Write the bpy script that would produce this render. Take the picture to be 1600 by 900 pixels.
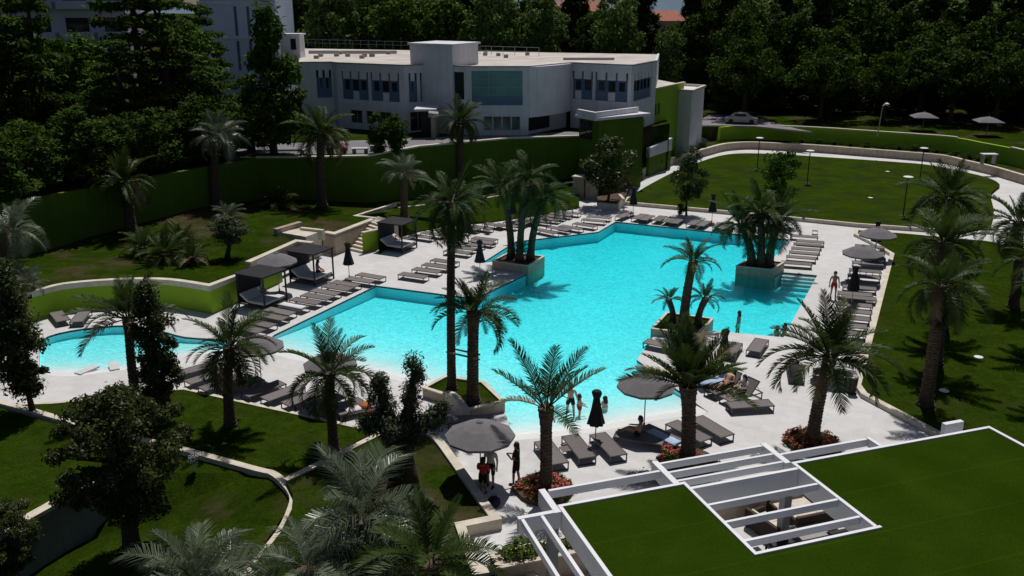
import bpy, bmesh, math, random
import numpy as np
from mathutils import Vector, Matrix, Euler
from mathutils.geometry import tessellate_polygon

for o in list(bpy.data.objects):
    bpy.data.objects.remove(o)
scene = bpy.context.scene
COL = scene.collection
R = math.radians
rnd = random.Random(7)

# ------------------------------------------------------------------ camera, sky, sun, exposure
CAM_H, FPX = 17.0, 1380.0                 # eye height above the pool deck, focal length in photo pixels
PITCH = math.atan(440 / 1380)             # downward tilt
cam_data = bpy.data.cameras.new('camera')
cam_data.sensor_width = 36.0
cam_data.lens = 36.0 * FPX / 1600.0
cam_data.clip_end = 6000
cam = bpy.data.objects.new('camera', cam_data)
cam.location = (0, 0, CAM_H)
cam.rotation_euler = (math.pi / 2 - PITCH, 0, 0)
COL.objects.link(cam)
scene.camera = cam

SUN_EL, SUN_AZ = R(66), R(14)             # azimuth from straight ahead towards the right
world = bpy.data.worlds.new('World'); scene.world = world
world.use_nodes = True
nt = world.node_tree; nt.nodes.clear()
sky = nt.nodes.new('ShaderNodeTexSky'); sky.sky_type = 'NISHITA'; sky.sun_disc = False
sky.sun_elevation = SUN_EL; sky.sun_rotation = SUN_AZ
bg = nt.nodes.new('ShaderNodeBackground'); bg.inputs[1].default_value = 0.05
wo = nt.nodes.new('ShaderNodeOutputWorld')
nt.links.new(sky.outputs[0], bg.inputs[0]); nt.links.new(bg.outputs[0], wo.inputs[0])
sd = bpy.data.lights.new('sun', 'SUN'); sd.energy = 5.0; sd.angle = R(0.5); sd.color = (1.0, 0.965, 0.91)
sun = bpy.data.objects.new('sun', sd); COL.objects.link(sun)
S = Vector((math.sin(SUN_AZ) * math.cos(SUN_EL), math.cos(SUN_AZ) * math.cos(SUN_EL), math.sin(SUN_EL)))
sun.rotation_euler = S.to_track_quat('Z', 'Y').to_euler()
sun.location = (0, 60, 60)
scene.render.engine = 'CYCLES'
scene.view_settings.view_transform = 'Standard'
scene.view_settings.look = 'None'
scene.view_settings.exposure = -0.42
scene.view_settings.gamma = 1.0
scene.cycles.transparent_max_bounces = 12
scene.cycles.max_bounces = 6

# ------------------------------------------------------------------ survey: photo pixel -> place on the ground
_c, _s = math.cos(PITCH), math.sin(PITCH)
def P(px, py, z=0.0):
    u, v = px - 800, py - 450
    d = Vector((u, FPX * _c - v * _s, -FPX * _s - v * _c))
    t = (CAM_H - z) / -d.z
    return Vector((d.x * t, d.y * t, z))
def PD(px, py, Y):
    u, v = px - 800, py - 450
    d = Vector((u, FPX * _c - v * _s, -FPX * _s - v * _c))
    t = Y / d.y
    return Vector((d.x * t, Y, CAM_H + d.z * t))

# ------------------------------------------------------------------ materials
MATS = {}
def mat(name, c1, c2=None, scale=3.0, rough=0.8, bump=0.0, bscale=None, detail=4, spec=0.3, metal=0.0, island=0.0, objrand=0.0, trans=0.0, bdist=0.02):
    if name in MATS: return MATS[name]
    m = bpy.data.materials.new(name); m.use_nodes = True
    n = m.node_tree.nodes; l = m.node_tree.links
    b = n['Principled BSDF']
    b.inputs['Roughness'].default_value = rough
    b.inputs['Metallic'].default_value = metal
    b.inputs['Specular IOR Level'].default_value = spec
    tc = n.new('ShaderNodeTexCoord')
    src = None
    if c2 is None: c2 = tuple(x * 0.82 for x in c1)
    no = n.new('ShaderNodeTexNoise'); no.inputs['Scale'].default_value = scale; no.inputs['Detail'].default_value = detail
    l.new(tc.outputs['Object'], no.inputs['Vector'])
    ramp = n.new('ShaderNodeMapRange'); ramp.inputs[1].default_value = 0.32; ramp.inputs[2].default_value = 0.68
    l.new(no.outputs['Fac'], ramp.inputs[0])
    mx = n.new('ShaderNodeMix'); mx.data_type = 'RGBA'
    mx.inputs[6].default_value = (*c1, 1); mx.inputs[7].default_value = (*c2, 1)
    fac = ramp.outputs[0]
    if island:
        g = n.new('ShaderNodeNewGeometry')
        a = n.new('ShaderNodeMath'); a.operation = 'MULTIPLY_ADD'; a.inputs[1].default_value = island; 
        l.new(g.outputs['Random Per Island'], a.inputs[0])
        s2 = n.new('ShaderNodeMath'); s2.operation = 'MULTIPLY'; s2.inputs[1].default_value = 1 - island
        l.new(fac, s2.inputs[0]); l.new(s2.outputs[0], a.inputs[2]); fac = a.outputs[0]
    l.new(fac, mx.inputs[0]); src = mx.outputs[2]
    if objrand:
        oi = n.new('ShaderNodeObjectInfo'); hs = n.new('ShaderNodeHueSaturation')
        mr = n.new('ShaderNodeMapRange'); mr.inputs[3].default_value = 1 - objrand; mr.inputs[4].default_value = 1 + objrand
        l.new(oi.outputs['Random'], mr.inputs[0]); l.new(mr.outputs[0], hs.inputs['Value'])
        l.new(src, hs.inputs['Color']); src = hs.outputs[0]
    l.new(src, b.inputs['Base Color'])
    if bump:
        bn = n.new('ShaderNodeTexNoise'); bn.inputs['Scale'].default_value = bscale or scale * 6; bn.inputs['Detail'].default_value = 5
        l.new(tc.outputs['Object'], bn.inputs['Vector'])
        bp = n.new('ShaderNodeBump'); bp.inputs['Strength'].default_value = bump; bp.inputs['Distance'].default_value = bdist
        l.new(bn.outputs['Fac'], bp.inputs['Height']); l.new(bp.outputs[0], b.inputs['Normal'])
    if trans:
        t = n.new('ShaderNodeBsdfTranslucent'); l.new(src, t.inputs[0])
        ms = n.new('ShaderNodeMixShader'); ms.inputs[0].default_value = trans
        out = n['Material Output']
        l.new(b.outputs[0], ms.inputs[1]); l.new(t.outputs[0], ms.inputs[2]); l.new(ms.outputs[0], out.inputs[0])
    MATS[name] = m
    return m

def brick_overlay(m, sx, sy, dark=0.9, rot=0.0, mortar=0.012, vertical=False):
    """faint joints and slab-to-slab tone on an existing material"""
    n = m.node_tree.nodes; l = m.node_tree.links
    b = n['Principled BSDF']; src = b.inputs['Base Color'].links[0].from_socket
    tc = n.new('ShaderNodeTexCoord'); mp = n.new('ShaderNodeMapping')
    mp.inputs['Rotation'].default_value = (R(90) if vertical else 0, 0, rot)
    l.new(tc.outputs['Object'], mp.inputs[0])
    br = n.new('ShaderNodeTexBrick'); l.new(mp.outputs[0], br.inputs['Vector'])
    br.inputs['Color1'].default_value = (1, 1, 1, 1); br.inputs['Color2'].default_value = (0.93, 0.93, 0.93, 1)
    br.inputs['Mortar'].default_value = (dark, dark, dark, 1)
    br.inputs['Scale'].default_value = 1.0; br.inputs['Mortar Size'].default_value = mortar
    br.inputs['Brick Width'].default_value = sx; br.inputs['Row Height'].default_value = sy
    mx = n.new('ShaderNodeMix'); mx.data_type = 'RGBA'; mx.blend_type = 'MULTIPLY'; mx.inputs[0].default_value = 1
    l.new(src, mx.inputs[6]); l.new(br.outputs['Color'], mx.inputs[7]); l.new(mx.outputs[2], b.inputs['Base Color'])

def lawn_mat(name, c1, c2, c3, patch=0.25):
    m = mat(name, c1, c2, scale=0.55, rough=0.95, bump=0.9, bscale=26, detail=8, spec=0.0, bdist=0.05)
    n = m.node_tree.nodes; l = m.node_tree.links
    b = n['Principled BSDF']; src = b.inputs['Base Color'].links[0].from_socket
    tc = n.new('ShaderNodeTexCoord')
    f = n.new('ShaderNodeTexNoise'); f.inputs['Scale'].default_value = 9; f.inputs['Detail'].default_value = 6; f.inputs['Roughness'].default_value = 0.7
    l.new(tc.outputs['Object'], f.inputs['Vector'])
    r1 = n.new('ShaderNodeMapRange'); r1.inputs[1].default_value = 0.3; r1.inputs[2].default_value = 0.7; r1.inputs[3].default_value = 0.55; r1.inputs[4].default_value = 1.4
    l.new(f.outputs['Fac'], r1.inputs[0])
    mm = n.new('ShaderNodeMix'); mm.data_type = 'RGBA'; mm.blend_type = 'MULTIPLY'; mm.inputs[0].default_value = 1
    l.new(src, mm.inputs[6]); l.new(r1.outputs[0], mm.inputs[7])
    g = n.new('ShaderNodeTexNoise'); g.inputs['Scale'].default_value = 0.35; g.inputs['Detail'].default_value = 5
    l.new(tc.outputs['Object'], g.inputs['Vector'])
    r2 = n.new('ShaderNodeMapRange'); r2.inputs[1].default_value = 0.62 - patch * 0.2; r2.inputs[2].default_value = 0.8 - patch * 0.2
    l.new(g.outputs['Fac'], r2.inputs[0])
    m3 = n.new('ShaderNodeMix'); m3.data_type = 'RGBA'; m3.inputs[7].default_value = (*c3, 1)
    l.new(r2.outputs[0], m3.inputs[0]); l.new(mm.outputs[2], m3.inputs[6]); l.new(m3.outputs[2], b.inputs['Base Color'])
    return m

def streaks(m, lo=0.72):
    n = m.node_tree.nodes; l = m.node_tree.links; b = n['Principled BSDF']; src = b.inputs['Base Color'].links[0].from_socket
    tc = n.new('ShaderNodeTexCoord'); mp = n.new('ShaderNodeMapping'); mp.inputs['Scale'].default_value = (2.2, 2.2, 0.12); l.new(tc.outputs['Object'], mp.inputs[0])
    no = n.new('ShaderNodeTexNoise'); no.inputs['Scale'].default_value = 1.6; no.inputs['Detail'].default_value = 7; no.inputs['Roughness'].default_value = 0.7; l.new(mp.outputs[0], no.inputs['Vector'])
    mr = n.new('ShaderNodeMapRange'); mr.inputs[1].default_value = 0.35; mr.inputs[2].default_value = 0.6; mr.inputs[3].default_value = lo; mr.inputs[4].default_value = 1.0; l.new(no.outputs['Fac'], mr.inputs[0])
    mx = n.new('ShaderNodeMix'); mx.data_type = 'RGBA'; mx.blend_type = 'MULTIPLY'; mx.inputs[0].default_value = 1
    l.new(src, mx.inputs[6]); l.new(mr.outputs[0], mx.inputs[7]); l.new(mx.outputs[2], b.inputs['Base Color'])
def blotches(m, scale, lo, a=0.35, b_=0.65):
    n = m.node_tree.nodes; l = m.node_tree.links; b = n['Principled BSDF']; src = b.inputs['Base Color'].links[0].from_socket
    tc = n.new('ShaderNodeTexCoord'); no = n.new('ShaderNodeTexNoise'); no.inputs['Scale'].default_value = scale; no.inputs['Detail'].default_value = 9; no.inputs['Roughness'].default_value = 0.65; no.inputs['Distortion'].default_value = 0.4
    l.new(tc.outputs['Object'], no.inputs['Vector'])
    mr = n.new('ShaderNodeMapRange'); mr.inputs[1].default_value = a; mr.inputs[2].default_value = b_; mr.inputs[3].default_value = lo; mr.inputs[4].default_value = 1.0; l.new(no.outputs['Fac'], mr.inputs[0])
    mx = n.new('ShaderNodeMix'); mx.data_type = 'RGBA'; mx.blend_type = 'MULTIPLY'; mx.inputs[0].default_value = 1
    l.new(src, mx.inputs[6]); l.new(mr.outputs[0], mx.inputs[7]); l.new(mx.outputs[2], b.inputs['Base Color'])
DECK = mat('pale_stone_paving', (0.655, 0.64, 0.635), (0.58, 0.565, 0.56), scale=0.7, rough=0.75, bump=0.15, bscale=30)
brick_overlay(DECK, 1.2, 0.6, dark=0.86, rot=R(26))
COPING = mat('cream_stone', (0.66, 0.60, 0.49), (0.56, 0.50, 0.41), scale=2.5, rough=0.8, bump=0.2, bscale=25)
TRAV = mat('travertine_wall', (0.50, 0.41, 0.32), (0.42, 0.34, 0.27), scale=2.0, rough=0.85, bump=0.25, bscale=18)
brick_overlay(TRAV, 0.9, 0.3, dark=0.8, vertical=True)
LAWN = lawn_mat('lawn_grass', (0.030, 0.052, 0.0042), (0.0225, 0.042, 0.0035), (0.037, 0.046, 0.009))
LAWN_BACK = lawn_mat('clipped_lawn', (0.036, 0.060, 0.0045), (0.028, 0.050, 0.004), (0.025, 0.040, 0.008), 0.8)
LAWN_ROUGH = lawn_mat('rough_grass', (0.030, 0.053, 0.004), (0.018, 0.036, 0.003), (0.072, 0.053, 0.031), 0.6)
for m_ in (LAWN, LAWN_ROUGH): blotches(m_, 1.6, .66); 
blotches(LAWN_BACK, .9, .75)
TURF = mat('artificial_turf', (0.024, 0.046, 0.003), (0.019, 0.038, 0.002), scale=0.5, rough=1.0, bump=0.6, bscale=40, detail=8, spec=0.0)
def seams(m, sy, rot, k=1.25):
    n = m.node_tree.nodes; l = m.node_tree.links; b = n['Principled BSDF']; src = b.inputs['Base Color'].links[0].from_socket
    tc = n.new('ShaderNodeTexCoord'); sp = n.new('ShaderNodeSeparateXYZ'); l.new(tc.outputs['Object'], sp.inputs[0])
    md = n.new('ShaderNodeMath'); md.operation = 'PINGPONG'; md.inputs[1].default_value = sy / 2; l.new(sp.outputs[1], md.inputs[0])
    mr = n.new('ShaderNodeMapRange'); mr.inputs[1].default_value = 0.0; mr.inputs[2].default_value = 0.05; mr.inputs[3].default_value = k; mr.inputs[4].default_value = 1.0; l.new(md.outputs[0], mr.inputs[0])
    no = n.new('ShaderNodeTexNoise'); no.inputs['Scale'].default_value = 14; no.inputs['Detail'].default_value = 8; no.inputs['Roughness'].default_value = 0.8; l.new(tc.outputs['Object'], no.inputs['Vector'])
    m2 = n.new('ShaderNodeMapRange'); m2.inputs[1].default_value = 0.3; m2.inputs[2].default_value = 0.7; m2.inputs[3].default_value = 0.7; m2.inputs[4].default_value = 1.3; l.new(no.outputs['Fac'], m2.inputs[0])
    mu = n.new('ShaderNodeMath'); mu.operation = 'MULTIPLY'; l.new(mr.outputs[0], mu.inputs[0]); l.new(m2.outputs[0], mu.inputs[1])
    mx = n.new('ShaderNodeMix'); mx.data_type = 'RGBA'; mx.blend_type = 'MULTIPLY'; mx.inputs[0].default_value = 1
    l.new(src, mx.inputs[6]); l.new(mu.outputs[0], mx.inputs[7]); l.new(mx.outputs[2], b.inputs['Base Color'])
seams(TURF, 2.0, 0); blotches(TURF, .45, .78)
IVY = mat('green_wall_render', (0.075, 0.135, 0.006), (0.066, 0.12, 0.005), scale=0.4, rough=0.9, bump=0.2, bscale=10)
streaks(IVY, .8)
IVY_LIME = mat('lime_green_render', (0.25, 0.40, 0.024), (0.22, 0.36, 0.02), scale=0.5, rough=0.9, bump=0.2, bscale=10)  # lime green is these walls' own even colour
GREYWALL = mat('grey_render', (0.22, 0.23, 0.22), (0.18, 0.19, 0.18), scale=1.0, rough=0.9)
WHITE = mat('white_render', (0.68, 0.66, 0.70), (0.58, 0.57, 0.61), scale=0.6, rough=0.85)
PERG = mat('white_painted_steel', (0.72, 0.72, 0.74), (0.66, 0.66, 0.68), scale=1.0, rough=0.5)
streaks(WHITE, .86); streaks(GREYWALL, .8); blotches(DECK, .35, .88); blotches(DECK, 2.5, .93); streaks(TRAV, .8); blotches(COPING, 1.5, .8)
ROOFM = mat('roof_membrane', (0.56, 0.52, 0.48), (0.40, 0.35, 0.32), scale=0.35, rough=0.9, detail=6)
DARKPATCH = mat('dark_bitumen', (0.06, 0.05, 0.05), rough=0.9)
BLUE = mat('blue_panel', (0.10, 0.16, 0.26), (0.08, 0.14, 0.23), scale=1, rough=0.5)
GLASS = mat('window_glass', (0.02, 0.025, 0.035), rough=0.08, spec=0.6)
TEAL = mat('teal_curtain_glass', (0.16, 0.30, 0.30), (0.10, 0.22, 0.23), scale=0.5, rough=0.1, spec=0.6)
METAL = mat('galvanised_metal', (0.35, 0.35, 0.37), rough=0.4, metal=0.6)
BLACKMET = mat('black_powder_coat', (0.018, 0.017, 0.018), rough=0.45)
BRONZE = mat('dark_bronze_frame', (0.045, 0.038, 0.036), rough=0.4, spec=0.5)
SLING = mat('taupe_sling_fabric', (0.165, 0.145, 0.142), (0.135, 0.118, 0.116), scale=25, rough=0.85, objrand=0.12)
CANOPY = mat('grey_canvas', (0.185, 0.175, 0.185), (0.16, 0.15, 0.16), scale=4, rough=0.9, trans=0.12)
CANDARK = mat('charcoal_canvas', (0.022, 0.022, 0.025), (0.016, 0.016, 0.019), scale=6, rough=0.9)
MATT = mat('white_mattress', (0.62, 0.60, 0.60), (0.55, 0.54, 0.54), scale=6, rough=0.9)
TOWELW = mat('white_towel', (0.68, 0.67, 0.68), (0.58, 0.57, 0.58), scale=12, rough=0.95, bump=0.3)
TOWELB = mat('pale_blue_towel', (0.42, 0.52, 0.68), (0.34, 0.44, 0.62), scale=9, rough=0.95, bump=0.3)
SOIL = mat('brown_soil', (0.09, 0.055, 0.035), (0.06, 0.035, 0.02), scale=4, rough=0.95, bump=0.6)
ASPHALT = mat('grey_asphalt', (0.20, 0.19, 0.20), (0.16, 0.15, 0.16), scale=0.4, rough=0.9)
TRUNK = mat('palm_trunk_fibre', (0.105, 0.075, 0.05), (0.05, 0.036, 0.026), scale=7, rough=0.95, bump=0.6, bscale=20)
BARK = mat('dark_bark', (0.06, 0.045, 0.035), (0.035, 0.027, 0.022), scale=6, rough=0.95, bump=0.6)
FROND = mat('date_palm_leaf', (0.050, 0.082, 0.013), (0.021, 0.037, 0.007), scale=2, rough=0.5, spec=0.15, island=0.6, objrand=0.25, trans=0.25)
FROND_DRY = mat('dry_palm_leaf', (0.20, 0.155, 0.075), (0.13, 0.10, 0.05), scale=2, rough=0.8, island=0.6, objrand=0.2)
FROND_BLUE = mat('silver_palm_leaf', (0.19, 0.225, 0.14), (0.04, 0.058, 0.032), scale=2, rough=0.36, spec=0.45, island=0.6, objrand=0.25, trans=0.2)
def leafm(name, a, b, tr=0.22): return mat(name, a, b, scale=1.2, rough=0.7, spec=0.06, island=0.75, objrand=0.2, trans=tr)
LEAF_DARK = leafm('dark_evergreen_leaf', (0.060, 0.108, 0.009), (0.018, 0.039, 0.004))
LEAF_CYP = leafm('cypress_leaf', (0.030, 0.057, 0.008), (0.012, 0.025, 0.004), 0.1)
LEAF_PALE = leafm('pale_green_leaf', (0.17, 0.245, 0.07), (0.05, 0.095, 0.016))
LEAF_MID = leafm('mid_green_leaf', (0.098, 0.172, 0.019), (0.030, 0.064, 0.007))
LEAF_OLIVE = leafm('olive_leaf', (0.10, 0.12, 0.065), (0.035, 0.048, 0.022), 0.1)
LEAF_TREE = mat('glossy_tree_leaf', (0.080, 0.098, 0.026), (0.020, 0.032, 0.007), scale=1.2, rough=0.45, spec=0.16, island=0.8, objrand=0.2, trans=0.25)
LEAF_LIME = leafm('yellow_green_leaf', (0.12, 0.17, 0.03), (0.05, 0.085, 0.015))
PETAL = mat('red_petals', (0.42, 0.03, 0.045), (0.55, 0.12, 0.13), scale=6, rough=0.7, island=0.7)
SKIN = mat('skin', (0.56, 0.34, 0.25), (0.50, 0.29, 0.21), scale=4, rough=0.6)
SKIN_TAN = mat('tanned_skin', (0.36, 0.19, 0.125), (0.31, 0.16, 0.105), scale=4, rough=0.6)
HAIR = mat('dark_hair', (0.018, 0.012, 0.010), rough=0.6)
REDC = mat('red_cloth', (0.42, 0.02, 0.025), rough=0.9)
NAVY = mat('navy_cloth', (0.02, 0.02, 0.045), rough=0.9)
BLACKC = mat('black_cloth', (0.012, 0.012, 0.013), rough=0.9)
WHITEC = mat('pale_cloth', (0.55, 0.52, 0.50), rough=0.9)
CREAM = mat('cream_cushion', (0.60, 0.54, 0.46), rough=0.95)
WICKER = mat('brown_wicker', (0.055, 0.036, 0.026), (0.035, 0.022, 0.016), scale=30, rough=0.8, bump=0.4)
ROOFTILE = mat('red_roof_tiles', (0.42, 0.16, 0.11), (0.34, 0.12, 0.085), scale=2, rough=0.9)
ORANGE = mat('orange_terracotta', (0.40, 0.14, 0.05), rough=0.8)
STONE = mat('grey_limestone', (0.34, 0.32, 0.31), (0.26, 0.25, 0.24), scale=2, rough=0.9)

# ------------------------------------------------------------------ mesh helpers
ORG = {}
def tag(o, label=None, cat=None, group=None, kind=None):
    if label: o['label'] = label
    if cat: o['category'] = cat
    if group: o['group'] = group
    if kind: o['kind'] = kind
    return o
def thing(name, label, cat, loc=(0, 0, 0), rz=0.0, group=None):
    o = bpy.data.objects.new(name, None); o.empty_display_size = 0.3
    o.location = loc; o.rotation_euler = (0, 0, rz); COL.objects.link(o)
    ORG[o] = Vector(loc)
    return tag(o, label, cat, group)
def link(name, me, m=None, parent=None):
    o = bpy.data.objects.new(name, me)
    if m is not None and not me.materials: me.materials.append(m)
    COL.objects.link(o)
    if parent is not None:
        o.parent = parent
        if parent in ORG: ORG[o] = ORG[parent]
    return o
class MB:
    def __init__(s): s.v = []; s.f = []
    def add(s, vs, fs):
        k = len(s.v); s.v += [tuple(a) for a in vs]; s.f += [tuple(i + k for i in f) for f in fs]; return s
    def box(s, x0, x1, y0, y1, z0, z1, M=None):
        vs = [Vector((x, y, z)) for z in (z0, z1) for x, y in ((x0, y0), (x1, y0), (x1, y1), (x0, y1))]
        if M is not None: vs = [M @ a for a in vs]
        return s.add(vs, [(3, 2, 1, 0), (4, 5, 6, 7), (0, 1, 5, 4), (1, 2, 6, 5), (2, 3, 7, 6), (3, 0, 4, 7)])
    def tube(s, pts, rads, n=8, cap=True):
        pts = [Vector(p) for p in pts]
        if isinstance(rads, (int, float)): rads = [rads] * len(pts)
        k = len(s.v)
        for i, p in enumerate(pts):
            d = (pts[min(i + 1, len(pts) - 1)] - pts[max(i - 1, 0)]).normalized()
            a = d.orthogonal().normalized() if i == 0 else (a - d * a.dot(d)).normalized()
            b = d.cross(a)
            for j in range(n):
                t = 2 * math.pi * j / n
                s.v.append(tuple(p + (a * math.cos(t) + b * math.sin(t)) * rads[i]))
        for i in range(len(pts) - 1):
            for j in range(n):
                s.f.append((k + i * n + j, k + i * n + (j + 1) % n, k + (i + 1) * n + (j + 1) % n, k + (i + 1) * n + j))
        if cap:
            s.f.append(tuple(k + j for j in reversed(range(n))))
            s.f.append(tuple(k + (len(pts) - 1) * n + j for j in range(n)))
        return s
    def lathe(s, prof, n=16, c=(0, 0, 0), wob=None):
        k = len(s.v)
        for i, (r, z) in enumerate(prof):
            for j in range(n):
                t = 2 * math.pi * j / n
                rr = r * (wob(i, j) if wob else 1)
                s.v.append((c[0] + rr * math.cos(t), c[1] + rr * math.sin(t), c[2] + z))
        for i in range(len(prof) - 1):
            for j in range(n):
                s.f.append((k + i * n + j, k + i * n + (j + 1) % n, k + (i + 1) * n + (j + 1) % n, k + (i + 1) * n + j))
        s.f.append(tuple(k + j for j in reversed(range(n))))
        s.f.append(tuple(k + (len(prof) - 1) * n + j for j in range(n)))
        return s
    def prism(s, poly, z0, z1=None, holes=()):
        """poly of 3D points (top) or 2D with z1; skirt down to z0"""
        tops = [[Vector((p[0], p[1], p[2] if z1 is None else z1)) for p in ring] for ring in (poly, *holes)]
        flat = [[Vector((p.x, p.y, 0)) for p in ring] for ring in tops]
        tris = tessellate_polygon(flat)
        k = len(s.v); allp = [p for ring in tops for p in ring]
        s.v += [tuple(p) for p in allp]
        for t in tris:
            a, b, c = (flat_i(flat, i) for i in t)
            if (b - a).cross(c - a).z < 0: t = (t[0], t[2], t[1])
            s.f.append(tuple(k + i for i in t))
        m = len(s.v); s.v += [(p.x, p.y, z0) for p in allp]
        st = 0
        for ring in tops:
            n = len(ring)
            for i in range(n):
                j = (i + 1) % n
                s.f.append((k + st + i, k + st + j, m + st + j, m + st + i))
            st += n
        return s
    def mesh(s, name, smooth=False, recalc=False):
        me = bpy.data.meshes.new(name); me.from_pydata(s.v, [], s.f)
        if recalc:
            b = bmesh.new(); b.from_mesh(me); bmesh.ops.recalc_face_normals(b, faces=b.faces); b.to_mesh(me); b.free()
        if smooth: me.polygons.foreach_set('use_smooth', [True] * len(me.polygons))
        me.update(); return me
    def build(s, name, m, parent=None, smooth=False, world=False, recalc=True):
        if world and parent in ORG:
            o = ORG[parent]; s.v = [(a[0] - o.x, a[1] - o.y, a[2] - o.z) for a in s.v]
        return link(name, s.mesh(name, smooth, recalc), m, parent)
def flat_i(rings, i):
    for r in rings:
        if i < len(r): return r[i]
        i -= len(r)
def smooth_path(pts, n=4):
    out = []
    for i in range(len(pts) - 1):
        p0, p1, p2, p3 = pts[max(i - 1, 0)], pts[i], pts[i + 1], pts[min(i + 2, len(pts) - 1)]
        for k in range(n):
            t = k / n
            out.append(0.5 * ((2 * p1) + (p2 - p0) * t + (2 * p0 - 5 * p1 + 4 * p2 - p3) * t * t + (3 * p1 - p0 - 3 * p2 + p3) * t ** 3))
    out.append(pts[-1]); return out
def strip(mb, path, w, z0, side=0.0, ztop=None):
    """wall of width w along a path of 3D points (point z = top); mitred"""
    n = len(path); L = []; Rr = []
    for i in range(n):
        d1 = (path[i] - path[i - 1]) if i else (path[1] - path[0])
        d2 = (path[i + 1] - path[i]) if i < n - 1 else d1
        d1 = Vector((d1.x, d1.y)).normalized(); d2 = Vector((d2.x, d2.y)).normalized()
        nn = (Vector((-d1.y, d1.x)) + Vector((-d2.y, d2.x)))
        nn = nn.normalized() if nn.length > 1e-6 else Vector((-d1.y, d1.x))
        k = 1 / max(0.4, nn.dot(Vector((-d1.y, d1.x))))
        a = path[i]; zt = a.z if ztop is None else ztop
        L.append(Vector((a.x, a.y, zt)) + Vector((nn.x, nn.y, 0)) * (w * (0.5 + side) * k))
        Rr.append(Vector((a.x, a.y, zt)) - Vector((nn.x, nn.y, 0)) * (w * (0.5 - side) * k))
    vs = L + Rr + [Vector((p.x, p.y, z0)) for p in L] + [Vector((p.x, p.y, z0)) for p in Rr]
    fs = []
    for i in range(n - 1):
        fs += [(n + i, n + i + 1, i + 1, i), (i, i + 1, 2 * n + i + 1, 2 * n + i), (3 * n + i, 3 * n + i + 1, n + i + 1, n + i), (2 * n + i, 2 * n + i + 1, 3 * n + i + 1, 3 * n + i)]
    fs += [(0, 2 * n, 3 * n, n), (n - 1, 2 * n - 1, 4 * n - 1, 3 * n - 1)]
    return mb.add(vs, fs)
def struct(name, mb, m): return tag(mb.build(name, m), kind='structure')
def ordinal(i):
    return ['first', 'second', 'third', 'fourth', 'fifth', 'sixth', 'seventh', 'eighth', 'ninth', 'tenth', 'eleventh', 'twelfth', 'thirteenth', 'fourteenth'][i]
# ================================================================== SETTING
g = MB(); g.box(-2500, 2500, -300, 3500, -4.0, -3.0); struct('ground', g, LAWN_ROUGH)

# ---- main pool outline (deck edge), surveyed
PP = [(428, 523), (588, 446), (742, 466), (824, 427), (797, 406), (752, 411), (806, 377), (935, 362), (962, 346), (1234, 374),
      (1207, 405), (1206, 434), (1222, 425), (1277, 430), (1224, 527), (1117, 517), (1020, 527), (995, 562), (1107, 644),
      (1060, 651), (1000, 661), (930, 675), (870, 682), (803, 688), (789, 642), (757, 642), (668, 607), (650, 602), (607, 591), (575, 583), (500, 570), (450, 560), (405, 546)]
pool = [P(*p) for p in PP]
BEACH1 = [P(*p) for p in ((1107, 644), (1060, 651), (1000, 661), (930, 675), (870, 682), (803, 688))]
BEACH2 = [P(*p) for p in ((668, 607), (650, 602), (607, 591), (575, 583), (500, 570), (450, 560), (405, 546))]
LP0 = [P(*p) for p in ((60, 540), (75, 525), (130, 513), (200, 508), (250, 516), (288, 526), (342, 530), (362, 538), (369, 551), (340, 553), (288, 556), (240, 567), (200, 577), (145, 584), (100, 588), (66, 580))]
lagoon = smooth_path(LP0 + [LP0[0]], 3)[:-1]
BEACH3 = [P(*p) for p in ((369, 553), (288, 556), (200, 577), (145, 584), (66, 584))]

low = [P(-260, 660), P(7, 634), P(125, 669), P(282, 703), P(400, 737), P(437, 752), P(462, 776), P(452, 800), P(420, 850), P(380, 900), P(330, 990)]
outer = [Vector((-90, 40, 0))] + low + [Vector((-6, 8, 0)), Vector((60, 8, 0)), Vector((90, 60, 0)), Vector((90, 125, 0)), Vector((-90, 125, 0))]
deck = MB(); deck.prism(outer, -0.028, 0.0, holes=[pool, lagoon]); struct('pool_deck', deck, DECK)

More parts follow.
